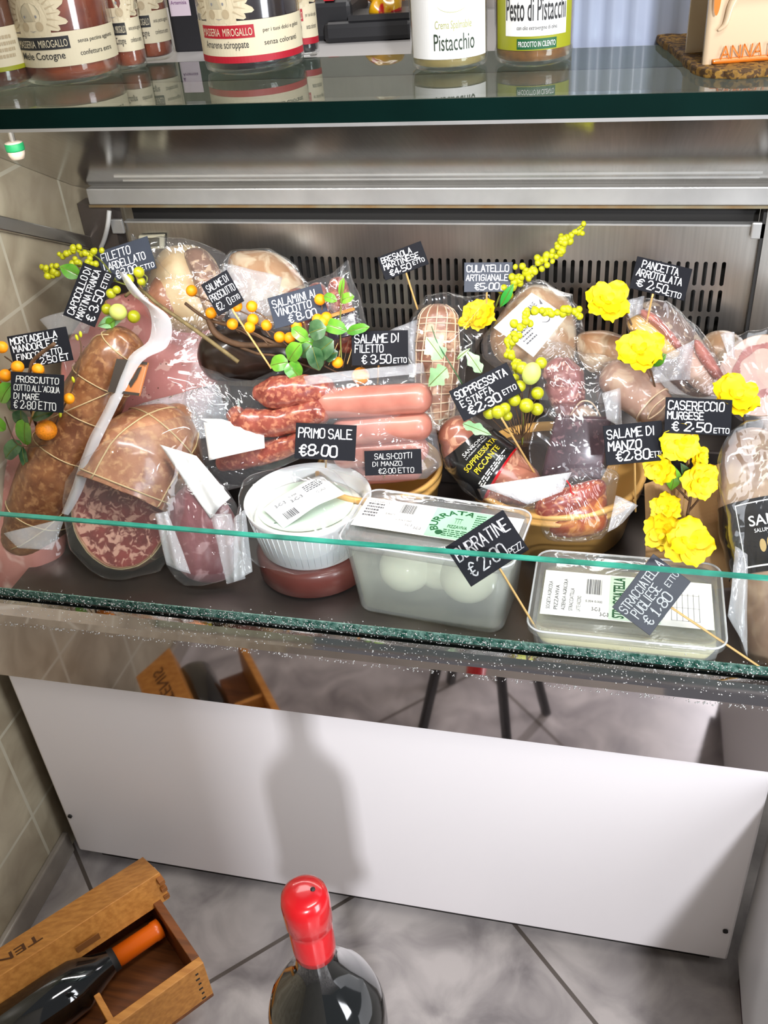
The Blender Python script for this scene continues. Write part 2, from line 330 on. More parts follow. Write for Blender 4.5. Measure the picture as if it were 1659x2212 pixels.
m_white_panel = mk('white_laminate', (.80, .77, .78), .28, spec=.45)
m_mirror = mk('polished_steel', (.60, .55, .55), .045, 1.0, bump=.012, bscale=5)
m_steel = steel('brushed_steel', (.66, .64, .60), .30, (30, 1, 1))
m_canopy = steel('canopy_steel', (.64, .63, .61), .12, (60, 2, 2), .02)
m_rail = mk('pale_rail', (.55, .55, .54), .35, .6, var=.1)
m_dark = mk('dark_void', (.012, .011, .010), .6)
m_deck = mk('deck_steel', (.17, .145, .135), .32, .9, var=.2, vscale=5)
m_gasket = mk('black_gasket', (.01, .012, .011), .4)
m_shelf = pane('shelf_glass', (.86, .94, .91), 1.0)
m_shelf_edge = mk('shelf_edge_glass', (.0008, .010, .008), .5, spec=.06, var=.3, vscale=6)
m_glass = pane('front_pane', (.975, .99, .985), .8, fog=(-.004, .050), base=.012)
m_glass_edge = mk('glass_edge_green', (.03, .26, .19), .15, coat=.5, var=.35, vscale=22); m_refraction = mk('wet_green_refraction', (.04, .20, .15), .12, coat=.8, c2=(.20, .34, .29), vscale=130, var=.5, bump=.9, bscale=200)
m_wall = tiles('wall_tiles', srgb(154, 142, 120), srgb(184, 174, 150), srgb(190, 184, 164), .2, 0, (0.02, .035, 0), 'YZ', .3, .0035, 1.0, 10)
m_floor = tiles('floor_tiles', srgb(128, 122, 122), srgb(186, 179, 176), srgb(92, 84, 78), .6, math.radians(-45), (.007, .344, 0), 'XY', .3, .004, 1.0, 9)
m_baseboard = mk('grey_baseboard', srgb(150, 142, 132), .4, var=.15, vscale=15)
m_chalk = mk('chalk_paint', (.86, .87, .90), .7)
m_chalk_dim = mk('worn_chalk', (.46, .46, .48), .8, var=.35, vscale=160)
m_slate = mk('slate_card', srgb(24, 25, 31), .7, var=.1, spec=.15)
m_slate_grey = mk('dusty_slate_card', srgb(60, 65, 76), .75, var=.08, spec=.15)
m_pick = mk('bamboo', srgb(208, 168, 104), .55, var=.12, vscale=40)
m_film = film('clear_film', .02, .2, 14); m_film_cr = film('crinkled_film', .025, .36, 13, .8); m_film_hazy = film('hazy_film', .22, .35, 16, .6)
m_seal = film('seal_film', .24, .3, 20, .5); m_film_soft = film('taut_film', .012, .28, 8, .4)
m_paper = mk('white_paper', (.88, .87, .84), .5, var=.03)
m_ink = mk('black_ink', (.015, .015, .016), .6)
m_grey_ink = mk('grey_ink', (.22, .22, .23), .6)
m_black_label = mk('black_label', (.010, .010, .011), .22, coat=.5)
m_tub = film('frosted_plastic', .20, .35, 20, .12, (.93, .95, .95), .15, (.86, .87, .87))
m_lid = film('clear_lid', .07, .30, 14, .12, (.96, .97, .97), .12, (.86, .87, .87))
m_cream = mk('fresh_cheese', (.86, .85, .76), .35, sss=.15, coat=.3)
m_whey = film('whey', .20, .1, 10, .05, (.98, .98, .90), .2, (.93, .92, .78))
m_green_label = mk('mint_label', srgb(168, 222, 184), .45)
m_green_ink = mk('dark_green_ink', srgb(22, 88, 50), .5)
m_ochre = mk('ochre_plastic', srgb(226, 174, 98), .4, coat=.15, spec=.4)
m_yellow = mk('yellow_petal', srgb(255, 224, 10), .55, c2=srgb(250, 205, 0), var=.05, vscale=25, sss=.1)
m_lime = mk('lime_berry', srgb(164, 186, 18), .45, var=.1, c2=srgb(206, 190, 20), vscale=60)
m_limeball = mk('green_ball', srgb(128, 168, 16), .35, c2=srgb(204, 176, 26), vscale=35, coat=.2)
m_egg = mk('pale_green_egg', srgb(214, 222, 128), .55, var=.05, c2=srgb(196, 210, 96), vscale=40)
m_orange = mk('orange_berry', srgb(255, 170, 10), .5, c2=srgb(255, 140, 0), vscale=40)
m_orange_egg = meat('speckled_orange_egg', srgb(244, 150, 20), srgb(236, 120, 10), 20, .3, .5, coat=0, specks=(srgb(90, 50, 10), 420, .16))
m_leaf = mk('green_leaf', srgb(66, 132, 34), .3, c2=srgb(120, 178, 52), vscale=26, coat=.3)
m_leaf_dark = mk('dark_leaf', srgb(34, 74, 40), .3, c2=srgb(92, 128, 84), vscale=40, coat=.3)
m_ivy = mk('pale_ivy', srgb(140, 190, 132), .5, c2=srgb(176, 216, 166), vscale=40)
m_twig = mk('brown_twig', srgb(92, 66, 44), .7, var=.3, vscale=50)
m_greenstem = mk('green_stem', srgb(110, 116, 44), .6)
m_string = mk('butcher_string', srgb(200, 176, 132), .7)
m_net = mk('meat_netting', srgb(226, 198, 168), .6)
m_wood = wood('pine', srgb(190, 124, 54), srgb(206, 142, 68)); m_wood_shaded = wood('pine_shaded', srgb(104, 58, 24), srgb(130, 74, 32)); m_wood_end = mk('pine_end_grain', srgb(150, 92, 40), .6, var=.2, vscale=60)  # second pine is darkened: shade inside the crate put into the colour
m_bottle = mk('dark_bottle_glass', (.004, .005, .005), .06, coat=1.0, spec=.6)
m_wax = mk('red_wax', srgb(190, 12, 22), .25, coat=.6, bump=.1, bscale=30)
m_capsule = mk('orange_capsule', srgb(232, 104, 14), .35, coat=.2)
m_capocollo = meat('capocollo_skin', srgb(148, 98, 62), srgb(164, 118, 78), 110, .22, .35, srgb(104, 60, 38), .5, 1.2, .35, .25)
m_salame_skin = meat('salame_skin', srgb(178, 126, 94), srgb(194, 150, 110), 90, .22, .35, srgb(142, 90, 66), .5, 1.2, .25, .25)
m_salame_cut = meat('salame_cut', srgb(150, 62, 58), srgb(214, 160, 140), 75, .36, .3, srgb(104, 38, 38), .5, 3.0, .2, .12)
m_mortadella = meat('mortadella_face', srgb(210, 134, 126), srgb(232, 178, 164), 60, .16, .35, srgb(198, 120, 112), .4, .8, .05, .02, (srgb(120, 70, 56), 75, .09))
m_ham = meat('cooked_ham', srgb(206, 142, 130), srgb(232, 192, 180), 22, .25, .35, srgb(182, 112, 104), .4, 3, .2, .2)
m_sausage = meat('fresh_sausage', srgb(158, 82, 66), srgb(190, 124, 96), 130, .25, .3, srgb(120, 52, 46), .6, 1.0, .3, .25)
m_frank = mk('pink_frankfurter', srgb(176, 108, 94), .35, c2=srgb(190, 124, 108), vscale=25, coat=.3, var=.08)
m_pale_ham = meat('cured_ham_pale', srgb(206, 172, 136), srgb(226, 204, 172), 26, .4, .4, srgb(172, 122, 84), .4, 3, .2, .2)
m_rind = meat('ham_rind', srgb(150, 116, 96), srgb(196, 168, 140), 60, .3, .5, srgb(112, 82, 70), .3, 2.5, .4)
m_ham_cut = mk('brown_ham_cut', srgb(156, 94, 62), .4, c2=srgb(186, 124, 84), vscale=30, coat=.3, var=.15)
m_fat = mk("cream_fat", srgb(222, 196, 152), .4, c2=srgb(206, 168, 120), vscale=30, coat=.3)
m_bresaola = meat('bresaola_skin', srgb(176, 128, 100), srgb(204, 164, 134), 40, .3, .45, srgb(138, 90, 70), .3, 2.5, .3)
m_wrinkle = meat('wrinkled_salame', srgb(172, 116, 112), srgb(206, 158, 146), 70, .25, .35, srgb(128, 78, 76), .5, 2.5, .6)
m_beige = meat('beige_salame', srgb(190, 156, 138), srgb(208, 180, 156), 30, .3, .4, srgb(168, 130, 112), .5, 3, .2, .2)
m_purple = meat('dark_purple_block', srgb(84, 46, 54), srgb(122, 84, 88), 70, .14, .4, srgb(56, 28, 36), .4, 2, .3)
m_redcut = meat('red_salame_cut', srgb(176, 76, 54), srgb(220, 150, 110), 60, .2, .3, srgb(138, 52, 40), .6, 4, .3, .2)
m_redskin = meat('red_salame_rind', srgb(178, 84, 34), srgb(216, 142, 70), 45, .3, .3, srgb(130, 44, 24), .6, 3, .25, .25)
m_sopp = meat('soppressata_skin', srgb(176, 112, 90), srgb(206, 152, 124), 60, .3, .35, srgb(140, 78, 62), .6, 2.5, .3)
m_pancetta_lean = mk('pancetta_lean', srgb(166, 88, 78), .4, c2=srgb(190, 118, 104), vscale=40, coat=.2, var=.2)
m_pancetta_fat = mk('pancetta_fat', srgb(208, 174, 156), .4, c2=srgb(196, 154, 138), vscale=25, coat=.2)
m_yellow_fat = mk('aged_fat', srgb(226, 186, 118), .45, c2=srgb(206, 156, 82), vscale=30, coat=.2)
m_casereccio = meat('casereccio_skin', srgb(152, 124, 102), srgb(168, 142, 116), 30, .3, .4, srgb(122, 92, 72), .5, 1.5, .4, .4)
m_purple_meat = meat('sliced_pack', srgb(140, 84, 88), srgb(176, 132, 134), 30, .3, .4, srgb(112, 60, 64), .4, 3, .2)
m_kraft = mk('kraft_paper', srgb(186, 146, 98), .7, var=.08, bump=.15, bscale=20)

# ================================================================== THE SETTING
WX = -0.05
structure(MB().box((-2.5, -3.0, -.05), (3.5, 2.2, 0)).build('floor', m_floor, base0=(0, 0, 0)))
structure(MB().box((WX - .1, -3.0, 0), (WX, 2.2, 2.6)).build('wall_left', m_wall, base0=(0, 0, 0)))
m_wall_back = mk('grey_plaster', srgb(176, 170, 162), .7, var=.05)
structure(MB().box((WX, 1.75, 0), (3.5, 1.85, 2.6)).build('wall_back', m_wall_back, base0=(0, 0, 0)))
structure(MB().box((WX, -1.72, 0), (1.115, -1.60, 2.6)).build('added_shade_wall', m_wall_back, base0=(0, 0, 0)))  # unseen wall, added to keep door light off the panel's left end
o = structure(MB().box((WX, -1.6, 0), (WX + .012, 0.03, .055)).build('baseboard_left', m_baseboard, base0=(0, 0, 0))); bevel(o, .003)

# ================================================================== DISPLAY CASE
DZ = .62                                   # deck height
case = thing('display_case', 'white refrigerated deli display case with steel rim and low glass front', 'display case', (.57, .3, 0))
fp = bevel(MB().box((0, 0, .05), (1.15, .02, .53)).build('front_panel', m_white_panel, case), .004)
for (u, v) in ((152, 1762), (1567, 2010)):
    c = at(u, v, -.0005); MB().tube([c, c + np.array([0, -.003, 0])], .004, 10).build('screw', m_dark, fp)
MB().box((.02, .03, 0), (1.13, .6, .06)).build('plinth', m_dark, case)
MB().box((0, .02, .05), (1.15, .66, .60)).build('body', mk('case_body', (.25, .24, .23), .5), case)
m = MB()
prof = [(.004, .5225), (-.017, .5225), (-.017, .640), (-.012, .648), (.004, .656), (.012, .656), (.012, .5225)]
n = len(prof); X0, X1 = -.012, 1.28
m.add([(X0, y, z) for y, z in prof] + [(X1, y, z) for y, z in prof], [tuple(range(n)), tuple(range(n, 2 * n))[::-1]] + [(i, n + i, n + (i + 1) % n, (i + 1) % n) for i in range(n)])
fixn(m.build('steel_band', m_mirror, case))
MB().box((X0, .012, .60), (X1, .019, .650)).build('gasket', m_gasket, case)
m_drops = mk('water_beads', (.62, .64, .63), .10, .55, coat=1.0)
# glass front
GZ0, GZ1 = .640, .809
gl = MB().box((X0, .019, GZ0), (X1, .027, GZ1)).build('front_glass', m_glass, case, base0=(.57, .02, .66) if False else None)
MB().box((X0, .0188, GZ1), (X1, .0272, GZ1 + .0022)).build('glass_edge', m_glass_edge, gl)
MB().box((X0, .027, GZ0 - .01), (X1, .033, GZ0 + .008)).build('glass_channel', m_gasket, case)
# condensation beads on lip and pane foot
m = MB(); rr = random.Random(3)
for k in range(2600):
    x = rr.uniform(X0 + .01, X1 - .01); y, z = rr.choice([(-.0174, rr.uniform(.632, .640)), (-.013 + .016 * rr.random(), 0), (.0188, .654 + .018 * rr.random()), (.0188, .660 + .006 * rr.random()), (.0188, .654 + .028 * rr.random() ** 2.5)])
    if z == 0: z = .648 + (y + .012) * .5
    r = rr.uniform(.0004, .0013); m.lathe([(1e-5, -r), (r, 0), (r * .7, r * .7), (1e-5, r)], (x, y, z), 6, 1, .6)
m.build('condensation', m_drops, case, True)
bpy.data.objects['condensation']['kind'] = 'stuff'
MB().box((X0, .0275, .6505), (X1, .0295, .6640)).build('refraction_strip', m_refraction, gl)  # added strip: wet pane foot with its green refraction painted in
# deck and riser
MB().box((0, .028, .60), (1.28, .66, DZ)).build('deck', m_deck, case)
bevel(MB().box((.0, .46, DZ), (1.28, .608, .715)).build('riser', m_deck, case), .004)
# vented back panel with real slots
PY = .62
m = MB(); zt, x0, x1 = 1.0265, .036, 1.108
pitch, sw, rows = .01385, .0066, [(.928, .968), (.883, .921), (.838, .876), (.793, .831)]
xs0 = .335; ncol = 53; xs1 = xs0 + ncol * pitch
def plate(xa, xb, za, zb): m.add([(xa, PY, za), (xb, PY, za), (xb, PY, zb), (xa, PY, zb)], [(0, 1, 2, 3)])
plate(x0, xs0, .73, zt); plate(xs1, x1, .73, zt); plate(xs0, xs1, .972, zt); plate(xs0, xs1, .73, rows[-1][0] - .0035)
for ri, (za, zb) in enumerate(rows):
    ca, cb = za - .0035, (zb + .004 if ri == 0 else zb + .0035)
    for k in range(ncol):
        xa = xs0 + k * pitch; xb = xa + pitch; xc = (xa + xb) / 2; h = sw / 2; N2 = 12; inner = []; outer = []
        for q in range(N2):
            a = 2 * math.pi * (q + .5) / N2; zc = zb - h if math.sin(a) > 0 else za + h
            inner.append((xc + h * math.cos(a), PY, zc + h * math.sin(a)))
            outer.append((xa if math.cos(a) < -.6 else xb if math.cos(a) > .6 else inner[-1][0], PY, cb if math.sin(a) > .2 and abs(math.cos(a)) < .9 else ca if math.sin(a) < -.2 and abs(math.cos(a)) < .9 else (zb - h if math.sin(a) > 0 else za + h)))
        outer = [((xa if p[0] <= xc - h * .99 + 1e-9 and abs(math.cos(2 * math.pi * (q + .5) / N2)) > .6 else p[0]), p[1], p[2]) for q, p in enumerate(outer)]
        corners = []
        m.add(inner + outer, [(q, (q + 1) % N2, N2 + (q + 1) % N2, N2 + q) for q in range(N2)])
for a, b in zip(rows[:-1], rows[1:]): pass
vp = m.build('vent_panel', m_steel, case)
MB().box((.036, PY + .035, .74), (1.108, PY + .04, 1.06)).build('air_duct', m_dark, case)
MB().box((.036, PY - .002, zt - .001), (1.108, PY + .012, zt + .002)).build('panel_top_edge', m_rail, vp)
for xa in (.012, 1.094):
    bevel(MB().box((xa, PY - .01, 1.008), (xa + .024, PY - .003, 1.034)).build('panel_clip', m_rail, case), .002)
MB().box((1.108, PY - .01, .73), (1.113, PY + .03, 1.05)).build('side_gap', m_dark, case)
MB().box((1.113, PY - .012, .62), (1.30, PY + .02, 1.06)).build('side_column', m_steel, case)
MB().box((WX + .002, PY - .002, .74), (.016, PY + .03, 1.06)).build('end_bracket', mk('dark_bracket', (.13, .11, .10), .4, .6), case)
# rail, dark opening, canopy
bevel(MB().box((-.02, PY - .01, 1.060), (1.30, PY + .02, 1.088)).build('rail', m_rail, case), .002)
MB().box((-.02, PY - .012, 1.056), (1.30, PY + .01, 1.060)).build('rail_lip', mk('rusty_lip', srgb(150, 140, 112), .5, var=.3, vscale=20, c2=srgb(120, 92, 54)), case)
ang = math.radians(28); Lc = .56; yb, zb = PY - .004, 1.0925
yf, zf = yb - Lc * math.cos(ang), zb + Lc * math.sin(ang)
nn = np.array([0, math.sin(ang), math.cos(ang)]) * .012
m = MB(); a = [(WX + .004, yb, zb), (1.30, yb, zb), (1.30, yf, zf), (WX + .004, yf, zf)]
m.hexa(a, [tuple(np.array(p) + nn) for p in a]); fixn(m.build('canopy', m_canopy, case))
def can(u, v): return on_plane(u, v, (0, yb, zb), (0, math.sin(ang), math.cos(ang)))
d0 = np.array([0, -math.sin(ang), -math.cos(ang)]) * .0008
m = MB()
for t in (.045, .075):
    y, z = yb - t * math.cos(ang), zb + t * math.sin(ang)
    m.box((.075, y - .0008, z - .003), (1.09, y + .0008, z + .0005))
m.build('canopy_seam', m_rail, case)
# side rail on the tiled wall, cable, knob, thermometer
P1, P2 = atx(-30, 474, WX + .012), atx(207, 526, WX + .012); d = unit(P2 - P1); w = unit(np.cross(np.array([1, 0, 0]), d))
m = MB(); m.slab(P1 - w * .011 - np.array([.012, 0, 0]), d, w, np.array([1., 0, 0]), np.linalg.norm(P2 - P1), .022, .012); bevel(fixn(m.build('side_rail', m_steel, case)), .002)
MB().tube([at(236, 455, PY - .012), at(233, 485, PY - .02), at(226, 515, PY - .012), at(218, 535, PY - .004)], .0042, 8, 20).build('cable', mk('white_cable', (.62, .62, .6), .5), case, True)
c = at(33, 322, .30); s_ = sc(c)
kn = MB().lathe([(1e-4, -22 * s_), (14 * s_, -20 * s_), (18 * s_, -10 * s_), (19 * s_, 14 * s_), (10 * s_, 17 * s_), (1e-4, 17 * s_)], c, 24).build('knob', mk('knob_white', srgb(214, 196, 178), .5), case, True)
MB().lathe([(19.6 * s_, -3 * s_), (20 * s_, 0), (20 * s_, 11 * s_), (19.4 * s_, 13 * s_)], c, 24).build('green_band', mk('band_green', srgb(30, 150, 90), .5), kn, True, label='green band')
MB().tube([c + [0, 0, 16 * s_], c + [0, .0, .09]], .004, 8).build('knob_rod', m_steel, kn)
m = MB(); Q = quad_px((303, 507), (357, 505), (357, 534), (303, 536), PY - .004, (0, -1, 0)); ctr = sum(Q) / 4
m.hexa(Q, [q + np.array([0, -.006, 0]) for q in Q]); tp = m.build('thermometer', mk('ivory_plastic', srgb(206, 200, 174), .5), case)
Q2 = [ctr + (q - ctr) * .66 + np.array([0, -.0065, 0]) for q in Q]; m = MB(); m.hexa(Q2, [q + np.array([0, -.0004, 0]) for q in Q2]); m.build('thermometer_screen', mk('lcd', (.10, .09, .06), .3), tp)

# ================================================================== GLASS SHELF AND WHAT STANDS ON IT
ZS = 1.372; SY0, SY1 = -.10, .10
shelf = MB().box((WX + .004, SY0, ZS - .0195), (1.55, SY1, ZS)).build('glass_shelf', m_shelf)
tag(shelf, 'thick clear glass shelf with dark green edge above the meat case', 'shelf')
MB().box((WX + .004, SY0 - .0012, ZS - .0175), (1.55, SY0, ZS - .0005)).build('front_edge', m_shelf_edge, shelf)
MB().box((WX + .004, SY0 - .0012, ZS - .0205), (1.55, SY0 + .003, ZS - .0175)).build('lower_bevel', m_rail, shelf)
MB().box((WX + .004, SY1, ZS - .0195), (1.55, SY1 + .001, ZS)).build('rear_edge', m_rail, shelf)
bevel(MB().box((WX + .004, .118, 1.335), (1.55, .66, 1.358)).build('case_top', mk('pale_top', (.60, .58, .57), .35), case), .003)
MB().box((WX + .004, .10, 1.352 - .03), (1.30, .13, 1.3525)).build('canopy_front_lip', m_steel, case)

def text_geo(body, bold=0.0):
    cu = bpy.data.curves.new('t', 'FONT'); cu.body = body; cu.offset = bold; cu.resolution_u = 3; cu.align_x = 'LEFT'
    ob = bpy.data.objects.new('t', cu); COL.objects.link(ob); dg = bpy.context.evaluated_depsgraph_get(); me = ob.evaluated_get(dg).to_mesh()
    V = np.array([v.co[:] for v in me.vertices]) if len(me.vertices) else np.zeros((0, 3)); F = [tuple(p.vertices) for p in me.polygons]
    ob.evaluated_get(dg).to_mesh_clear(); bpy.data.objects.remove(ob); bpy.data.curves.remove(cu)
    return V[:, :2] if len(V) else V, F
_T = {}
def text_box(body, x0, y0, w, h, bold=0.0):
    """text stretched into a rectangle (x0, y0 bottom left)"""
    k = (body, bold)
    if k not in _T: _T[k] = text_geo(body, bold)
    V, F = _T[k]; lo, hi = V.min(0), V.max(0)
    return (V - lo) / (hi - lo) * np.array([w, h]) + np.array([x0, y0]), F
class Flat:      # 2D shapes to be laid on a plane or wrapped round a jar
    def __init__(s): s.v = []; s.f = []
    def add(s, V, F): b = len(s.v); s.v += [tuple(p) for p in V]; s.f += [tuple(b + i for i in f) for f in F]; return s
    def rect(s, x, y, w, h, nx=1):
        V = [(x + w * i / nx, yy) for yy in (y, y + h) for i in range(nx + 1)]
        return s.add(V, [(i, i + 1, nx + 2 + i, nx + 1 + i) for i in range(nx)])
    def text(s, *a): return s.add(*text_box(*a))
    def poly(s, P): return s.add(P, [tuple(range(len(P)))])
    def disc(s, x, y, rx, ry=None, n=20): ry = ry or rx; return s.poly([(x + rx * math.cos(2 * math.pi * k / n), y + ry * math.sin(2 * math.pi * k / n)) for k in range(n)])
    def lines(s, x, y, w, h, n, rng, gap=.45):   # rows of tiny print
        for k in range(n):
            yy = y + h * (k + .25) / n; xx = x; e = x + w * rng.uniform(.7, 1)
            while xx < e: l = min(rng.uniform(.04, .16) * w, e - xx); s.rect(xx, yy, l, h / n * (1 - gap)); xx += l + .03 * w
        return s
    def bars(s, x, y, w, h, rng, n=26):
        xx = x
        while xx < x + w: l = rng.uniform(.4, 1.6) * w / n; s.rect(xx, y, min(l, x + w - xx), h); xx += l + rng.uniform(.4, 1.4) * w / n
        return s
    def on(s, O, U, V, name, mat, parent, off=.0005):     # lay on a plane
        O, U, V = map(np.asarray, (O, U, V)); nn = unit(np.cross(U, V)); m = MB()
        m.add([O + U * x + V * y + nn * off for x, y in s.v], s.f); return m.build(name, mat, parent)
    def wrap(s, c, R, phi0, name, mat, parent, off=.0004):   # x = arc length from phi0
        m = MB(); vs = []
        for x, y in s.v: a = phi0 + x / R; vs.append((c[0] + (R + off) * math.cos(a), c[1] + (R + off) * math.sin(a), c[2] + y))
        m.add(vs, s.f); return m.build(name, mat, parent)
RN = random.Random(11)
m_jarglass = film('jar_glass', .02, .5, 5, .0, (.97, .98, .98), .03)
def jar(name, label, u, v, rpx, mat_c, H=.145, label_fn=None, group=None, fill=1.0):
    front = atz(u, v, ZS); R = rpx * sc(front); hd = unit(np.array([front[0] - CAM[0], front[1] - CAM[1], 0])); c = front + hd * R * .96; c[2] = ZS
    t = thing(name, label, 'jar', c, group)
    R *= 1.0
    MB().lathe([(R * .82, 0), (R * .97, .003), (R, .010), (R, H * .72), (R * .93, H * .80), (R * .78, H * .86), (R * .78, H * .9)], c, 64).build('glass', m_jarglass, t, True)
    MB().lathe([(R * .80, .004), (R * .93, .006), (R * .965, .014), (R * .965, H * .72), (R * .9, H * .79), (R * .75, H * .84)], c, 64).build('contents', mat_c, t, True)
    MB().lathe([(R * .82, H * .88), (R * .86, H * .885), (R * .86, H * .99), (R * .8, H * 1.0), (1e-4, H * 1.0)], c, 48).build('lid', m_rail, t, True)
    if label_fn: label_fn(t, c, R, math.atan2(-hd[1], -hd[0]))
    return t
m_jam = mk('quince_jam', srgb(120, 48, 22), .35, coat=1, var=.25, c2=srgb(150, 70, 34), vscale=30)
m_cherry = mk('black_cherry', srgb(22, 6, 10), .25, coat=1)
m_amber = mk('amber_honey', srgb(92, 46, 16), .3, coat=1)
m_pist = mk('pistachio_cream', srgb(168, 148, 88), .4, coat=.8); m_pesto = mk('pistachio_pesto', srgb(128, 84, 34), .4, coat=.8, var=.3, vscale=80)
m_labelcream = mk('cream_label', srgb(214, 202, 172), .55); m_labelred = mk('crimson_print', srgb(168, 18, 38), .5); m_sun = mk('sun_emblem', srgb(206, 192, 160), .55); m_sunline = mk('sun_shading', srgb(178, 160, 128), .6)
m_olive = mk('olive_print', srgb(150, 152, 24), .5); m_sage = mk('sage_print', srgb(168, 170, 110), .5)
def sun_label(title, band, stripe):
    def f(t, c, R, phi):
        w = R * 2.7; x0 = -w * .52; p0 = phi; y = .018; h = .030
        L = Flat().rect(x0, y, w, h, 40).wrap(c, R, p0, 'label', m_labelcream, t)
        if stripe: Flat().rect(x0, y - .006, w, .006, 40).wrap(c, R, p0, 'label_stripe', m_labelred, L)
        ty = y + .003
        Flat().text(title, x0 + w * .13, ty + .002, w * .36, .0085, .004).text('senza pectina aggiunta' if not stripe else 'per i tuoi dolci e gelati', x0 + w * .60, y + .018, w * .32, .0045).text('confettura extra' if not stripe else 'senza coloranti', x0 + w * .60, y + .008, w * .28, .0045).wrap(c, R, p0, 'print', m_ink, L, .0009)
        B = Flat().rect(x0 + w * .11, y + .0155, w * .43, .011, 20).wrap(c, R, p0, 'name_band', band, L, .0008)
        Flat().text('MASSERIA  MIROGALLO', x0 + w * .125, y + .0175, w * .40, .0065).wrap(c, R, p0, 'lettering', m_labelcream, L, .0012)
        cx, cy = x0 + w * .30, y + .046; e = Flat()
        for k in range(17):
            a = math.radians(-28 + 236 * k / 16); l = .031 if k % 2 else .026
            ux, uy = math.cos(a), math.sin(a); nx, ny = -uy, ux
            P = [(cx + ux * r * l / .031 + nx * q, cy + uy * r * l / .031 + ny * q) for r, q in ((.012, -.0036), (.024, -.0048), (.0335, -.0022), (.0355, 0), (.0335, .0022), (.024, .0048), (.012, .0036))]
            e.poly(P)
        e.disc(cx, cy - .003, .0175, .019, 28).rect(cx - .017, y + h - .002, .034, .012, 6)
        E = e.wrap(c, R, p0, 'sun_emblem', m_sun, t, .0006)
        d = Flat().disc(cx - .0075, cy - .010, .0036, .004).disc(cx + .0075, cy - .010, .0036, .004)
        for k in range(17):
            a = math.radians(-28 + 236 * k / 16); ux, uy = math.cos(a), math.sin(a); d.poly([(cx + ux * .017 - uy * .0004, cy + uy * .017 + ux * .0004), (cx + ux * .028, cy + uy * .028), (cx + ux * .017 + uy * .0010, cy + uy * .017 - ux * .0010)])
        d.wrap(c, R, p0, 'cheeks', m_sunline, E, .0010)
        Flat().disc(cx - .0060, cy - .0015, .0010, .0013).disc(cx + .0060, cy - .0015, .0010, .0013).poly([(cx - .004, cy - .0135), (cx, cy - .0148), (cx + .004, cy - .0135), (cx, cy - .0142)]).wrap(c, R, p0, 'eyes', m_grey_ink, E, .0012)
    return f
jar('jam_jar', 'big quince jam jar with sun emblem and black name band, front of shelf', 166, 184, 107, m_jam, label_fn=sun_label('Mele Cotogne', m_ink, False), group='jam jars with sun emblem')
jar('jam_jar', 'jam jar half hidden directly behind the big quince jam jar', 288, 152, 34, m_jam, label_fn=sun_label('Mele Cotogne', m_ink, False), group='jam jars with sun emblem')
jar('jam_jar', 'reddish jam jar between the black card box and other jam jars', 338, 133, 42, m_jam, label_fn=sun_label('Mele Cotogne', m_ink, False), group='jam jars with sun emblem')
def side_label(t, c, R, phi):
    L = Flat().rect(-R * .2, .022, R * 1.05, .034, 16).wrap(c, R, phi, 'label', m_labelcream, t)
    Flat().rect(-R * .2, .018, R * 1.05, .004, 16).wrap(c, R, phi, 'label_stripe', m_olive, L)
    Flat().lines(R * .0, .028, R * .7, .022, 4, RN).wrap(c, R, phi, 'print', m_sunline, L, .0008)
jar('honey_jar', 'dark amber jar with cream and olive label at shelf end', 10, 199, 76, m_amber, label_fn=side_label)
jar('cherry_jar', 'dark cherry jar with crimson name band and sun emblem', 556, 163, 112, m_cherry, label_fn=sun_label('Amarene sciroppate', m_labelred, True))
jar('cherry_jar', 'dark cherry jar mostly hidden behind the other cherry jar', 662, 124, 31, m_cherry, label_fn=sun_label('Amarene sciroppate', m_labelred, True))
def pist_label(t, c, R, phi):
    L = Flat().rect(-R * 1.15, .012, R * 2.3, .085, 36).wrap(c, R, phi, 'label', m_paper, t)
    Flat().text('Pistacchio', -R * .38, .019, R * 1.05, .0135, .004).wrap(c, R, phi, 'title', mk('pine_green_print', srgb(44, 60, 44), .5), L, .0008)
    Flat().text('Crema Spalmabile', -R * .34, .0345, R * .93, .0085, .005).wrap(c, R, phi, 'subtitle', m_sage, L, .0008)
    Flat().text('\u00f6ttimo', -R * .34, .060, R * .9, .020, .006).wrap(c, R, phi, 'brand_print', m_grey_ink, L, .0008)
    e = Flat()
    for k in range(12):
        a = math.radians(200 + 140 * k / 12); a2 = math.radians(200 + 140 * (k + 1) / 12); e.poly([(R * .1 + .014 * math.cos(q), .057 + r * math.sin(q)) for q, r in ((a, .008), (a2, .008), (a2, .0075), (a, .0075))])
    e.wrap(c, R, phi, 'arc', m_sage, L, .0008)
jar('spread_jar', 'pistachio cream jar with plain white label', 972, 159, 85, m_pist, label_fn=pist_label)
def pesto_label(t, c, R, phi):
    L = Flat().rect(-R * 1.12, .0145, R * 2.24, .085, 36).wrap(c, R, phi, 'label', m_olive, t)
    Flat().rect(-R * .75, .026, R * 1.62, .036, 28).wrap(c, R, phi, 'white_field', m_paper, L, .0007)
    Flat().text('Pesto di Pistacchi', -R * .72, .038, R * 1.55, .019, .010).text('con olio extravergine di oliva', -R * .42, .030, R * 1.0, .0045, .002).wrap(c, R, phi, 'title', m_ink, L, .0011)
    Flat().rect(-R * .42, .0155, R * 1.0, .0085, 16).wrap(c, R, phi, 'origin_band', m_green_ink, L, .0007); Flat().text('PRODOTTO IN CILENTO', -R * .38, .0175, R * .92, .0045, .003).wrap(c, R, phi, 'origin_print', m_paper, L, .0011)
    Flat().disc(R * .08, .070, R * .42, .019, 30).wrap(c, R, phi, 'brand_disc', m_paper, L, .0009); Flat().text('\u00f6ttimo', -R * .22, .066, R * .62, .010, .006).wrap(c, R, phi, 'brand_print', m_grey_ink, L, .0013)
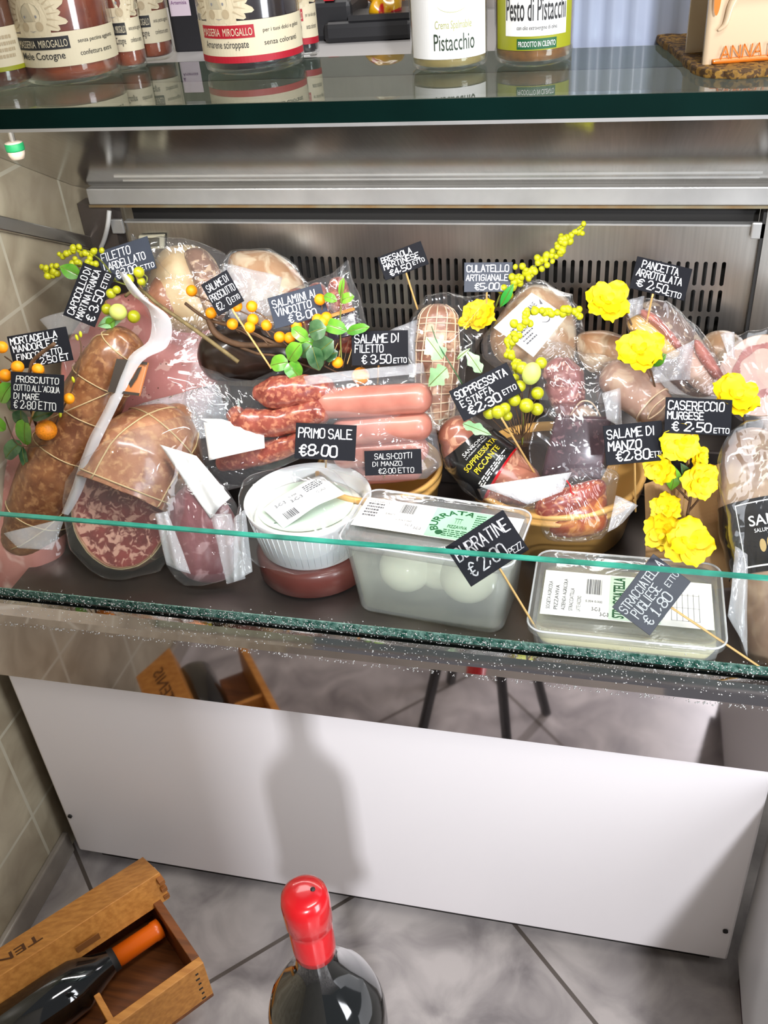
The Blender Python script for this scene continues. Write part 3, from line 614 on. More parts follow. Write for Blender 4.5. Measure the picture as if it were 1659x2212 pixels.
jar('pesto_jar', 'pistachio pesto jar with olive green label', 1152, 147, 86, m_pesto, label_fn=pesto_label)

# cork mat and ceramic
MZ = ZS + .007
O = [(1408, 70), (1500, 66), (1600, 62), (1720, 60), (1760, 160), (1659, 168), (1580, 172), (1505, 165), (1462, 130), (1420, 95)]
P = catmull([atz(u, v, ZS)[:2] for u, v in O], 80, True); P = [(x + .002 * mn.noise(Vector((x * 150, y * 150, 0))), y + .002 * mn.noise(Vector((x * 130, y * 130, 3)))) for x, y in P]
cork = bevel(MB().prism(P, ZS, MZ).build('cork_mat', meat('cork', srgb(150, 112, 42), srgb(70, 46, 16), 210, .5, .8, srgb(120, 86, 30), 0, 1.5, .5)), .0015)
tag(cork, 'ragged brown cork mat under the ceramic piece on the glass shelf', 'mat')
c0 = atz(1518, 140, MZ); hd = unit(np.array([RT[0][0], RT[0][1], 0])); hv = np.array([-hd[1], hd[0], 0])
cer = thing('ceramic_dish', 'cream ceramic dish with orange painted rim and handle, on cork mat', 'ceramic', c0)
m_cer = mk('cream_glaze', srgb(206, 182, 150), .22, coat=.5); m_cero = mk('orange_glaze', srgb(206, 110, 26), .3, coat=.4)
sA = sc(c0); LN, HT, DP = 330 * sA, 275 * sA, 150 * sA
m = MB(); out = []; inn = []; K = 22
for ring, (dx, k) in enumerate(((0, 1.0), (.004, 1.03), (LN - .004, 1.03), (LN, 1.0))):
    for i in range(K + 1):
        a = math.pi * i / K; yy = DP / 2 * (1 - math.copysign(abs(math.cos(a)) ** .7, math.cos(a)) * k); zz = HT * math.sin(a) ** .62 * (k if ring in (1, 2) else .98)
        out.append(c0 + hd * dx + hv * yy + UP * zz)
for dx in (0, LN - .006):
    for i in range(K + 1):
        a = math.pi * i / K; inn.append(c0 + hd * dx + hv * (DP / 2 * (1 - math.copysign(abs(math.cos(a)) ** .7, math.cos(a)) * .86)) + UP * (HT * .88 * math.sin(a) ** .62))
N1 = K + 1; vs = out + inn
fs = [(r * N1 + i, r * N1 + i + 1, (r + 1) * N1 + i + 1, (r + 1) * N1 + i) for r in range(3) for i in range(K)]
b = 4 * N1; fs += [(b + i, b + N1 + i, b + N1 + i + 1, b + i + 1) for i in range(K)] + [(i, b + i, b + i + 1, i + 1) for i in range(K)] + [tuple(3 * N1 + i for i in range(N1))]
m.add(vs, fs); fixn(m.build('body', m_cer, cer, True))
def cf(x, z): return c0 + hd * x - hv * .0025 + UP * z
# ------------------------------------------------------------------ chalk lettering
G = {'A': '0026 40|12 32', 'B': '00 06 36 45 44 33 03|33 42 41 30 00', 'C': '45 36 16 05 01 10 30 41', 'D': '00 06 26 44 42 20 00', 'E': '46 06 00 40|03 33',
     'F': '46 06 00|03 33', 'G': '45 36 16 05 01 10 30 41 43 23', 'H': '00 06|40 46|03 43', 'I': '20 26', 'L': '06 00 40', 'M': '00 06 23 46 40', 'N': '00 06 40 46',
     'O': '16 05 01 10 30 41 45 36 16', 'P': '00 06 36 45 44 33 03', 'Q': '16 05 01 10 30 41 45 36 16|22 40', 'R': '00 06 36 45 44 33 03|23 40', 'S': '45 36 16 05 04 13 33 42 41 30 10 01',
     'T': '06 46|26 20', 'U': '06 01 10 30 41 46', 'V': '06 20 46', 'Z': '06 46 00 40', '0': '16 05 01 10 30 41 45 36 16', '1': '14 26 20|10 30', '2': '05 16 36 45 44 00 40',
     '3': '05 16 36 45 44 33 13|33 42 41 30 10 01', '4': '30 36 02 42', '5': '46 06 03 33 42 41 30 00', '8': '13 04 05 16 36 45 44 33 13 02 01 10 30 41 42 33', '\u20ac': '45 36 26 15 11 20 30 41|04 34|02 32',
     ',': '22 11', "'": '26 25', '-': '13 33', '.': '20 21'}
G['A'] = '00 26 40|12 32'
def chalk_geo(text, x0, y0, w, h, th, rng):
    """hand-drawn capitals in a rectangle: polylines with round joints, as flat 2D shapes"""
    F = Flat(); adv = []; x = 0
    for ch in text:
        cw = 2.6 if ch in "I,'.-" else 2.4 if ch == ' ' else 5.2
        adv.append((ch, x)); x += cw
    k = w / max(x - 1.0, 1)
    for ch, xx in adv:
        if ch not in G: continue
        dy = rng.uniform(-.25, .25); ds = rng.uniform(-.06, .1); off = -1.3 if ch in "I,'.-" else 0
        for pl in G[ch].split('|'):
            P = [((int(a[0]) + off + ds * int(a[1]) + rng.uniform(-.12, .12) + xx) * k + x0, y0 + (int(a[1]) + dy + rng.uniform(-.12, .12)) * h / 6) for a in pl.split()]
            for a, b in zip(P[:-1], P[1:]):
                dx, dy2 = b[0] - a[0], b[1] - a[1]; l = math.hypot(dx, dy2) or 1e-9; nx, ny = -dy2 / l * th / 2, dx / l * th / 2
                F.poly([(a[0] - nx, a[1] - ny), (b[0] - nx, b[1] - ny), (b[0] + nx, b[1] + ny), (a[0] + nx, a[1] + ny)])
            for a in P: F.disc(a[0], a[1], th / 2, n=8)
    return F
q_ = sA
MB().tube([cf(22 * q_, 66 * q_), cf(36 * q_, 78 * q_), cf(44 * q_, 112 * q_), cf(56 * q_, 132 * q_), cf(80 * q_, 138 * q_), cf(320 * q_, 140 * q_)], [2 * q_, 6 * q_, 8 * q_, 9 * q_, 10 * q_, 10 * q_], 12, 50).build('handle', m_cer, cer, True)
MB().tube([cf(24 * q_, 5 * q_), cf(34 * q_, 6 * q_), cf(200 * q_, 6 * q_), cf(325 * q_, 6 * q_)], [3.5 * q_, 6 * q_, 6.5 * q_, 6 * q_], 10, 30).build('painted_rim', m_cero, cer, True)
e = Flat()
for k in range(4): x = (62 + 66 * k) * q_; e.poly([(x, 168 * q_), (x + 26 * q_, 168 * q_), (x + 13 * q_, 144 * q_)])
e.poly([((12 + 7 * math.cos(z / 10 * math.pi)) * q_, (130 + 34 * math.sin(z / 10 * math.pi)) * q_) for z in range(20)])
e.on(c0 - hv * .0052, hd, UP, 'painted_marks', m_cero, cer)
g = chalk_geo("ANNA D'A", 34 * q_, 12 * q_, 150 * q_, 24 * q_, 3.2 * q_, random.Random(4)); e = Flat(); e.add(g.v, g.f); e.on(c0 - hv * .0040, hd, UP, 'painted_name', m_cero, cer)
def sign(label, tl, tr, bl, Y, lines, pick=None, n=VIEW, card=None, chalk=None, th=.075):
    """slate price card on a bamboo pick; tl, tr, bl: corner pixels; lines: (text, x, y, w, h) in card fractions from the bottom left; pick: pixel and depth of its foot"""
    mid = ((tr[0] + bl[0]) / 2, (tr[1] + bl[1]) / 2); P = at(*mid, Y); a, b, c = (on_plane(*q, P, n) for q in (tl, tr, bl))
    U = b - a; V = a - c; w, h = np.linalg.norm(U), np.linalg.norm(V); u = unit(U); nn = unit(n); v = unit(np.cross(nn, u)); v = v if np.dot(v, V) > 0 else -v
    v = unit(v); O = P - u * w / 2 - v * h / 2
    t = thing('price_sign', label, 'price sign', O + u * w / 2, 'slate price signs on bamboo picks')
    card = card or m_slate; m = MB(); m.slab(O - nn * .0015, u, v, nn, w, h, .0015)
    bevel(fixn(m.build('card', card, t)), .0004, 1)
    rng = random.Random(label); F = Flat()
    for tx, x, y, ww, hh in lines: g = chalk_geo(tx, x * w, y * h, ww * w, hh * h, min(max(.0009, th * hh * h * 2.2), ww * w / len(tx) * .21), rng); F.add(g.v, g.f)
    F.on(O, u, v, 'chalk_writing', chalk or m_chalk, t, .0003)
    if pick:
        f = at(pick[0], pick[1], pick[2]); s = on_plane(pick[3], pick[4], O, nn) if len(pick) > 3 else O + u * w * .5
        s = s - nn * .0032; e = s + v * h * .45
        MB().tube([f, s, e], .0015, 6).build('pick', m_pick, t)
    return t
NV = unit((.30, -.86, .42))
def S3(a, b, c, d=None, unit_='ETTO'): pass
sign('slate sign reading FILETTO LARDELLATO in grey chalk, behind the upright stick salami', (202, 548), (312, 512), (234, 612), .43, [('FILETTO', .06, .66, .56, .24), ('LARDELLATO', .06, .36, .80, .22), ('\u20ac3,00', .24, .06, .42, .24), ('ETTO', .72, .06, .25, .14)], (318, 650, .46, 290, 590), card=m_slate_grey)
sign('steeply tilted slate sign reading CAPOCOLLO DI MARTINA FRANCA', (135, 682), (179, 568), (205, 705), .34, [('CAPOCOLLO DI', .06, .70, .88, .20), ('MARTINA FRANCA', .04, .42, .92, .20), ('\u20ac 3,50', .08, .08, .56, .26), ('ETTO', .70, .10, .26, .16)], (262, 740, .37, 226, 650))
sign('slate sign reading MORTADELLA MANDORLE E FINOCCHIETTO', (16, 727), (144, 705), (30, 800), .24, [('MORTADELLA', .04, .74, .78, .19), ('MANDORLE E', .06, .50, .74, .19), ('FINOCCHIETTO', .08, .26, .76, .17), ('\u20ac 2,50 ET', .32, .04, .62, .18)], (97, 815, .26, 92, 790), n=NV)
sign('slate sign reading PROSCIUTTO COTTO in thin chalk, low by the tiled wall', (33, 804), (148, 812), (13, 883), .19, [('PROSCIUTTO', .10, .74, .80, .16), ("COTTO ALL'ACQUA", .06, .52, .86, .15), ('DI MARE', .06, .30, .48, .15), ('\u20ac 2,80 ETTO', .06, .05, .80, .20)], (60, 930, .22, 74, 880), n=NV, chalk=mk('thin_chalk', (.62, .62, .60), .8), th=.06)
sign('small tilted slate sign reading SALAME DI PROSCIUTTO above orange berries', (431, 617), (487, 584), (474, 681), .36, [('SALAME DI', .10, .70, .80, .20), ('PROSCIUTTO', .06, .40, .88, .20), ('\u20ac2,60', .10, .10, .50, .22), ('ETTO', .66, .12, .28, .14)], (586, 796, .34, 506, 676))
sign('slate sign reading SALAMINI AL VINCOTTO in front of grey pouch', (575, 645), (690, 613), (597, 710), .37, [('SALAMINI AL', .06, .64, .86, .24), ('VINCOTTO', .08, .36, .66, .22), ('\u20ac 8,00', .28, .06, .52, .24)], (668, 735, .40, 655, 695), card=m_slate_grey)
sign('slate sign reading SALAME DI FILETTO above the pink frankfurters', (757, 716), (879, 713), (762, 790), .35, [('SALAME DI', .06, .66, .78, .24), ('FILETTO', .06, .38, .50, .22), ('\u20ac 3,50', .18, .06, .52, .24), ('ETTO', .74, .06, .23, .14)], (815, 840, .37, 818, 780))
sign('tilted slate sign reading BRESAOLA MARTINESE before the vented steel panel', (815, 556), (909, 520), (832, 606), .47, [('BRESAOLA', .06, .68, .68, .22), ('MARTINESE', .06, .40, .80, .22), ('\u20ac4,50', .14, .08, .48, .24), ('ETTO', .68, .18, .26, .15)], (902, 668, .48, 877, 588))
sign('slate sign reading CULATELLO ARTIGIANALE before the vented steel panel', (1004, 567), (1109, 566), (1001, 631), .50, [('CULATELLO', .06, .68, .86, .22), ('ARTIGIANALE', .04, .38, .86, .20), ('\u20ac5,00', .22, .08, .50, .22), ('ETTO', .76, .06, .20, .15)], (1050, 690, .50, 1052, 631), card=mk('blue_slate_card', srgb(38, 46, 62), .5))
sign('slate sign reading PANCETTA ARROTOLATA, farthest along the vented panel', (1376, 553), (1495, 581), (1360, 622), .46, [('PANCETTA', .12, .70, .66, .22), ('ARROTOLATA', .06, .42, .82, .22), ('\u20ac', .10, .12, .12, .22), ('2,50', .30, .08, .36, .26), ('ETTO', .66, .04, .26, .16)], (1392, 720, .47, 1410, 640))
sign('slate sign reading SOPPRESSATA E STAFFA among the green berries', (968, 846), (1093, 783), (1003, 910), .27, [('SOPPRESSATA', .05, .66, .88, .22), ('E STAFFA', .08, .38, .54, .20), ('\u20ac2,30', .14, .06, .54, .26), ('ETTO', .74, .16, .22, .15)], (1157, 1026, .30, 1085, 905))
sign('slate sign reading CASERECCIO MURGESE among the yellow flowers', (1441, 858), (1585, 864), (1432, 935), .29, [('CASERECCIO', .04, .66, .84, .24), ('MURGESE', .04, .40, .54, .20), ('\u20ac 2,50', .12, .08, .58, .24), ('ETTO', .74, .06, .23, .14)], (1474, 1112, .27, 1496, 945))
sign('slate sign reading SALAME DI MANZO beside the dark purple block', (1307, 920), (1434, 908), (1305, 1006), .265, [('SALAME DI', .06, .66, .80, .22), ('MANZO', .06, .36, .56, .22), ('\u20ac2,80', .18, .08, .56, .24), ('ETTO', .76, .10, .22, .14)], (1373, 1105, .30, 1372, 998))
sign('slate sign reading PRIMO SALE over the round white cheese tub', (636, 913), (767, 919), (639, 990), .25, [('PRIMO SALE', .05, .60, .88, .26), ('\u20ac8,00', .08, .10, .62, .30)], (704, 1010, .30, 704, 985))
sign('leaning slate sign reading SALSI-COTTI DI MANZO below the frankfurters', (797, 976), (920, 971), (778, 1026), .25, [('SALSI-COTTI', .18, .64, .66, .22), ('DI MANZO', .14, .36, .52, .18), ('\u20ac2,00 ETTO', .24, .06, .62, .20)], (828, 1034, .29, 838, 1008), chalk=mk('faint_chalk', (.50, .50, .50), .8), th=.06)
sign('tilted slate sign reading BURRATINE on the plastic burrata box', (965, 1180), (1090, 1099), (1014, 1270), .055, [('BURRATINE', .06, .58, .88, .28), ('\u20ac 2,00', .10, .14, .62, .30), ('PEZZ', .74, .10, .22, .14)], (1172, 1380, .045, 1082, 1232), chalk=m_chalk_dim, th=.06)
sign('dusty slate sign reading STRACCIATELLA PUGLIESE on the flat cheese box', (1321, 1314), (1410, 1198), (1405, 1371), .052, [('STRACCIATELLA', .04, .68, .92, .20), ('PUGLIESE', .10, .40, .56, .22), ('\u20ac 1,80', .12, .10, .54, .24), ('ETTO', .74, .30, .24, .13)], (1640, 1440, .030, 1450, 1312), card=mk('navy_slate_card', srgb(30, 34, 48), .55), chalk=mk('grey_chalk', (.52, .53, .55), .8), th=.055)

# ------------------------------------------------------------------ behind the shelf
zc = 1.358
def stand(u, v, z=zc): return atz(u, v, z)
p = stand(412, 112); s0 = sc(p)
bx = thing('card_box', 'black upright box with small white label between the jam and cherry jars', 'box', p)
m = MB(); m.box((p[0] - 36 * s0, p[1], zc), (p[0] + 40 * s0, p[1] + .06, zc + .2)); bevel(m.build('body', mk('black_card', (.010, .010, .013), .5), bx), .002)
L = Flat().rect(0, 0, 46 * s0, 62 * s0).on(p + np.array([-30 * s0, -.0005, 70 * s0]), (1, 0, 0), (0, 0, 1), 'label', mk('lilac_label', srgb(206, 190, 200), .6), bx)
Flat().text('Artemisia', 4 * s0, 22 * s0, 36 * s0, 7 * s0, .01).poly([(3 * s0, 32 * s0), (9 * s0, 32 * s0), (6 * s0, 40 * s0)]).on(p + np.array([-30 * s0, -.0008, 70 * s0]), (1, 0, 0), (0, 0, 1), 'label_print', mk('purple_print', srgb(110, 60, 110), .6), L)
p1, p2 = stand(700, 96), stand(893, 86); dv = unit(p2 - p1); nb = np.array([-dv[1], dv[0], 0]); ww = np.linalg.norm(p2 - p1); t = thing('till_printer', 'black till printer behind the glass shelf', 'printer', p1)
m = MB(); m.slab(p1, dv, nb, UP, ww, .16, .022); m.slab(p1 - dv * .10 + nb * .02, dv, nb, UP, ww * 1.25, .12, .042); bevel(fixn(m.build('body', mk('printer_black', (.015, .015, .017), .4), t)), .006)
m = MB(); m.slab(p1 + dv * .03 + nb * .005 + UP * .022, dv, nb, UP, ww * .7, .05, .006); fixn(m.build('cover', mk('printer_cover', (.03, .03, .032), .25), t))
m = MB(); m.slab(p1 + dv * .0 + nb * .02 + UP * .0425, dv, nb, UP, .012, .02, .003); fixn(m.build('red_button', mk('red_plastic', srgb(190, 30, 40), .4), t))
q = p1 + nb * .035
o = dome([(778, -10), (800, 5), (798, 32), (830, 44), (862, 34), (868, 5), (860, -40), (800, -40)], q[1], .014, amp=.003, freq=60).build('sweet_bag', meat('sweet_bag_print', srgb(232, 180, 10), srgb(190, 30, 20), 60, .22, .25, srgb(214, 150, 6), .8, 2, .3, .03), None, True)
tag(o, 'small shiny yellow and red bag lying on the black till printer', 'bag')
p = stand(1365, 128); xa, xb = stand(1236, 128)[0], p[0] + .6
m = MB(); N0 = 150; F1 = [[(xa + (xb - xa) * i / N0, p[1] + .0022 * math.sin(i * 1.3), z) for i in range(N0 + 1)] for z in (zc, zc + .6)]
m.grid(F1); m.grid([[(x, y + .012, z) for x, y, z in r[::-1]] for r in F1]); o = m.build('ribbed_screen', mk('bluish_ribbed_plastic', srgb(168, 178, 200), .35, coat=.2), None, True)
tag(o, 'pale blue ribbed plastic screen behind the ceramic dish', 'screen')
p = stand(640, 100); m = MB(); m.box((p[0] - .02, p[1] + .24, zc), (p[0] + .27, p[1] + .26, zc + .055)); o = m.build('back_ledge', mk('pale_ledge', srgb(176, 168, 160), .6)); tag(o, 'low pale ledge behind the till printer', 'ledge')
p = stand(762, 100); m = MB(); m.box((p[0] - .008, p[1] + .22, zc), (p[0] + .012, p[1] + .235, zc + .06)); o = m.build('wooden_strip', mk('strip_wood', srgb(176, 112, 44), .6)); tag(o, 'narrow upright orange wooden strip below the till printer', 'strip')

# ================================================================== ON THE FLOOR
O0 = np.array([.2221, -.1290, .1110]); e1 = unit((.623, .782, 0)); e2 = unit((.782, -.623, 0)); K = .928
LB = .315
def slab_c(par, name, a0, a1, b0, b1, z0, z1, mat, bw=.0012):
    m = MB(); m.slab(O0 + e1 * a0 * K + e2 * b0 * K + UP * z0 * K, e1, e2, UP, (a1 - a0) * K, (b1 - b0) * K, (z1 - z0) * K); return bevel(fixn(m.build(name, mat, par)), bw)
sup = thing('pine_crate', 'closed pine crate with burnt lettering underneath the open wine crate', 'crate', (O0 - e1 * .13 + e2 * .06) * [1, 1, 0])
Z0 = -.1110 / K
slab_c(sup, 'body', -.29, -.004, .004, .12, Z0, -.012, m_wood); slab_c(sup, 'lid', -.295, .002, -.001, .125, -.012, 0, m_wood)
Flat().text('TENIS', 0, 0, .13, .045, .01).on(O0 + e1 * -.03 + e2 * .0034 - UP * .085, -e1, UP, 'brand_stamp', mk('burnt_stamp', srgb(84, 48, 18), .7), sup)
cr = thing('wine_crate', 'open pine wine crate with a bottle inside, stacked on another crate by the tiled wall', 'crate', O0 - e1 * .15 + e2 * .1)
def cb(name, a0, a1, b0, b1, z0, z1, mat, par=None, bw=.0012): return slab_c(par or cr, name, a0, a1, b0, b1, z0, z1, mat, bw)
cb('base', -LB, .01, 0, .205, 0, .008, m_wood_shaded)
fw = cb('front_wall', -LB, .01, .190, .205, .008, .10, m_wood)
cb('back_wall', -LB, .01, 0, .012, .008, .088, m_wood_shaded)
ew = cb('end_wall', -.004, .010, .012, .190, .008, .10, m_wood_shaded)
for k in range(6): cb('dowel', -.010 + .002 * (k % 2), -.003, .2046, .2056, .012 + k * .014, .016 + k * .014, m_dark, fw, .0003)
cb('divider', -.150, -.140, .128, .190, .008, .085, m_wood)
def cpt(a, b, z): return O0 + (e1 * a + e2 * b + UP * z) * K
sec = [(.058, .090), (.045, .150), (-.040, .102), (-.030, .086)]
m = MB(); m.hexa([cpt(-LB, *q) for q in sec], [cpt(.025, *q) for q in sec]); lid = bevel(fixn(m.build('lid', m_wood, cr)), .0012)
lu, lv = -e1, unit(cpt(0, -.040, .102) - cpt(0, .045, .150))
Flat().text('TENIS', 0, 0, .10, .026, .01).on(cpt(-.175, -.006, .1212), lu, -lv * -1 if False else unit(np.cross(unit(np.cross(e1, lv)) * (1 if np.cross(e1, lv)[2] > 0 else -1), lu)), 'brand_stamp', mk('lid_stamp', srgb(84, 48, 18), .7), lid, .0006)
for k in range(3): cb('finger_joint', .016, .0262, .0575 - .0185, .0586, .094 + k * .020, .103 + k * .020, m_wood_end, lid, .0004)
cb('latch', .0256, .030, .0, .02, .095, .112, m_steel, lid)
cb('stain', -.14, -.10, .0575, .0584, .105, .120, mk('wood_stain', srgb(132, 82, 36), .7), lid, .0002)
a0 = O0 + (e2 * .078 + UP * .063) * K
bt = thing('wine_bottle', 'black wine bottle with orange capsule lying inside the pine crate', 'bottle', a0 - e1 * .16)
prof = [(-.09, .0165), (-.10, .019), (-.125, .0285), (-.16, .044), (-.19, .0465), (-.29, .0465), (-.298, .040)]
MB().tube([a0 + e1 * x * K for x, _ in prof], [r * K for _, r in prof], 40).build('glass', m_bottle, bt, True)
MB().tube([a0 + e1 * x * K for x in (-.008, -.010, -.022, -.024, -.092)], [.010 * K, .0172 * K, .0175 * K, .0165 * K, .0172 * K], 32).build('capsule', m_capsule, bt, True)
MB().tube([a0 + e1 * x * K for x in (-.092, -.125)], [.0195 * K, .0205 * K], 32).build('neck_band', m_dark, bt, True)
# black stand carrying the magnum
SZ = .51
st = thing('bottle_stool', 'black splay-legged stool under the red-sealed magnum, seen mirrored in the steel band', 'stool', (.69, -.52, 0)); m_stand = mk('stand_black', (.012, .012, .014), .4)
sx, sy = atz(655, 1925, SZ + .36)[:2]
MB().lathe([(.056, SZ - .022), (.060, SZ - .018), (.060, SZ - .004), (.056, SZ), (1e-4, SZ)], (sx, sy, 0), 40).build('top', m_stand, st)
for x, y in ((.565, -.475), (.745, -.468), (.818, -.56), (.60, -.62)): MB().tube([(x, y, 0), (sx + (x - sx) * .25, sy + (y - sy) * .25, SZ - .02)], .0105, 4).build('leg', m_stand, st)
BH = .36; c = atz(655, 1925, SZ + BH); s0 = sc(c); c[2] = SZ; rc = 52 * s0; k = .66
bt = thing('magnum_bottle', 'large dark wine bottle sealed in red wax, in front of the white panel', 'bottle', c)
MB().lathe([(.034, .003), (.051, 0), (.0535, .004), (.0535, .165), (.0525, .185), (.047, .205), (.036, .224), (.0255, .240), (.019, .256), (.0172, .272), (.0165, .335)], c, 64).build('glass', m_bottle, bt, True)
MB().lathe([(rc * .93, BH - .083), (rc * .95, BH - .075), (rc * .95, BH - .048), (rc * .91, BH - .043), (rc * 1.02, BH - .039), (rc * 1.04, BH - .014), (rc * .97, BH - .005), (rc * .75, BH - .001), (rc * .3, BH), (1e-4, BH)], c, 48).build('wax_seal', m_wax, bt, True)
MB().ball(c + np.array([.007, .003, BH - .0005]), .0022, 8, 5).build('wax_nick', m_dark, bt)
# neighbouring white cabinet
cabx = 1.166
cab = thing('white_cabinet', 'plain white cabinet standing close beside the case, cut by the picture edge', 'cabinet', (1.45, -.3, 0))
bevel(MB().box((cabx, -.66, .05), (1.75, .018, .50)).build('body', mk('cabinet_white', srgb(196, 196, 198), .35), cab), .004)
MB().box((cabx + .008, -.65, 0), (1.74, .0, .05)).build('plinth', mk('maroon_plinth', srgb(60, 34, 48), .5), cab)

# ================================================================== GOODS IN THE CASE
def good(name, label, cat, outline, Y, group=None): return thing(name, label, cat, cen(outline, Y), group)
def bag(parent, outline, Y, T, back=.004, mat=None, n=VIEW, amp=.0022, freq=30, name='plastic_bag', cr=.0022, edge=.0004, sharp=False):
    rg = random.Random(len(outline) + int(outline[0][0]))
    if not sharp: outline = [(x + rg.gauss(0, 2.5), y + rg.gauss(0, 2.5)) for x, y in catmull(np.array(outline, float), len(outline) * 3, True)]
    return dome(outline, Y, T, back, n, 110, 14, 2.0, .5, amp, freq, edge, smooth_out=False, cr=cr).build(name, mat or m_film_cr, parent, True)
def flap(parent, tl, tr, br, bl, Y, mat=None, name='bag_flap', n=VIEW, bulge=.006, fold=.002):
    return sheet(quad_px(tl, tr, br, bl, Y, n), bulge=bulge, fold=fold, amp=.002, t=.0004).build(name, mat or m_seal, parent, True)
def paper(parent, tl, tr, br, bl, Y, mat=None, name='paper_label', n=VIEW, bulge=.003, fold=0.0):
    return sheet(quad_px(tl, tr, br, bl, Y, n), bulge=bulge, fold=fold, amp=.0008, t=.0005).build(name, mat or m_paper, parent, True)
def frame_px(tl, tr, bl, Y, n=VIEW):
    a, b, c = quad_px(tl, tr, tuple(np.array(tr) + np.array(bl) - np.array(tl)), bl, Y, n)[:2] + [None]
    P = at((tr[0] + bl[0]) / 2, (tr[1] + bl[1]) / 2, Y); c = on_plane(bl[0], bl[1], P, n); a = on_plane(tl[0], tl[1], P, n); b = on_plane(tr[0], tr[1], P, n)
    return c, unit(b - a), unit(a - c), np.linalg.norm(b - a), np.linalg.norm(a - c)

# --- mortadella
c = at(300, 800, .40); r = 178 * sc(c); ax = unit((.10, -.74, .66))
t = thing('mortadella', 'huge cut mortadella with broad pink face leaning at the back by the tiled wall', 'mortadella', c + np.array([0, 0, -r]))
L = Loft([c, c - ax * .03, c - ax * .065], [r, r * 1.0, r * .96], n=10, seg=64, caps=('flat', 'round'), amp=.002, freq=18, ref=UP)
L.mb().build('body', mk('mortadella_casing', srgb(206, 150, 130), .35, coat=.3), t, True); L.face(0).build('cut_face', m_mortadella, t, True)
bag(t, [(120, 690), (160, 655), (235, 640), (330, 690), (430, 705), (480, 800), (500, 900), (430, 1000), (330, 960), (200, 900), (140, 800)], .385, .012, .004, m_film_soft, ax)
flap(t, (85, 690), (205, 655), (190, 720), (120, 730), .40, m_film_hazy)
flap(t, (285, 880), (470, 830), (500, 930), (330, 985), .335, film('pink_haze_film', .28, .7, 50, .9), bulge=.012, fold=.004)
# --- cooked ham by the wall
O = [(-45, 930), (60, 900), (120, 935), (150, 1040), (140, 1180), (105, 1290), (30, 1330), (-40, 1320)]
t = good('cooked_ham', 'bagged pink cooked ham pressed against the tiled wall at the front', 'ham', O, .20)
dome(O, .20, .035, .05, amp=.004, freq=22).build('meat', m_ham, t, True)
bag(t, [(-45, 900), (60, 880), (130, 915), (165, 1040), (150, 1200), (110, 1310), (30, 1345), (-42, 1335)], .197, .040, .004, m_film_soft)
# --- capocollo stick
t = thing('capocollo', 'long brown string-tied capocollo stick leaning up towards the back', 'cured meat', at(70, 1190, .20))
L = loft_px([(64, 1165, .185, 66), (120, 1020, .225, 76), (185, 890, .27, 70), (235, 790, .305, 62), (275, 735, .325, 42)], seg=40, amp=.003, freq=32, caps=('round', 'round'), capk=.5)
L.mb().build('meat', m_capocollo, t, True)
L.net([.12, .34, .5, .66, .9], 2, .0010, .0, .95, .9).build('string', m_string, t, True)
m = MB(); S1 = [(265, 590), (300, 640), (345, 680), (342, 740), (290, 780), (240, 880), (200, 960), (165, 1060), (140, 1110)]
wd = [10, 20, 25, 22, 15, 12, 13, 12, 8]; Pa, Pb = [], []
for (x, y), w_, Yk in zip(S1, wd, (.30, .30, .30, .295, .275, .235, .205, .175, .16)): Pa.append(at(x - w_ * .9, y - w_ * .35, Yk)); Pb.append(at(x + w_ * .9, y + w_ * .35, Yk - .006))
Pa, Pb = catmull(Pa, 50), catmull(Pb, 50)
G_ = [[Pa[i] * (1 - k / 6) + Pb[i] * k / 6 + VIEW * (.006 * math.sin(k / 6 * math.pi) + .0015 * mn.noise(Vector(Pa[i]) * 60)) for k in range(7)] for i in range(50)]
m.grid(G_); m.grid([[p - VIEW * .0006 for p in r[::-1]] for r in G_]); m.build('bag_edge', film('white_bag_edge', .38, .3, 20, .5, hz=(.88, .87, .9)), t, True)
F, u, v, w, h = frame_px((255, 776), (322, 784), (236, 848), .262); Q = sheet([F + v * h, F + u * w + v * h, F + u * w, F], bulge=.005).build('label', mk('label_orange', srgb(186, 112, 56), .4, coat=.3), t, True)
e = Flat().rect(w * .0, 0, w * .42, h).rect(w * .42, 0, w * .58, h * .08).rect(w * .42, h * .92, w * .58, h * .08); e.poly([(w * .55, h * .35), (w * .68, h * .2), (w * .80, h * .5), (w * .86, h * .86), (w * .74, h * .80), (w * .66, h * .5)])
e.on(F + VIEW * .0058, u, v, 'label_print', mk('label_dark', srgb(58, 50, 44), .35, coat=.4), Q)
# --- front salame, cut face to the glass
fc = at(262, 1098, .185); s0 = sc(fc)
t = thing('salame', 'thick netted salame in the front row, its dark red cut face to the glass', 'salame', fc - UP * .09)
fn = unit((.12, -.86, .5)); L = Loft([fc, fc - fn * .03, at(318, 1005, .262), at(362, 950, .305), at(395, 912, .34)], [104 * s0, 112 * s0, 112 * s0, 88 * s0, 44 * s0], seg=48, amp=.003, freq=26, caps=('flat', 'round'), ell=(1.22, 1.0), ref=(0, 0, 1))
L.mb().build('casing', m_salame_skin, t, True); L.face(0).build('cut_face', m_salame_cut, t, True)
L.net([.08, .36, .72], 5, .0013, .0, .97, .06).build('string', m_string, t, True)
bag(t, [(140, 1040), (190, 985), (260, 940), (330, 915), (400, 900), (425, 930), (405, 1000), (400, 1100), (365, 1200), (330, 1240), (230, 1250), (150, 1180)], .17, .032, .004, m_film_soft)
flap(t, (8, 1152), (140, 1120), (112, 1188), (40, 1184), .105, m_film_hazy, bulge=.004)
flap(t, (335, 1110), (362, 1105), (412, 1240), (360, 1220), .10, m_seal)
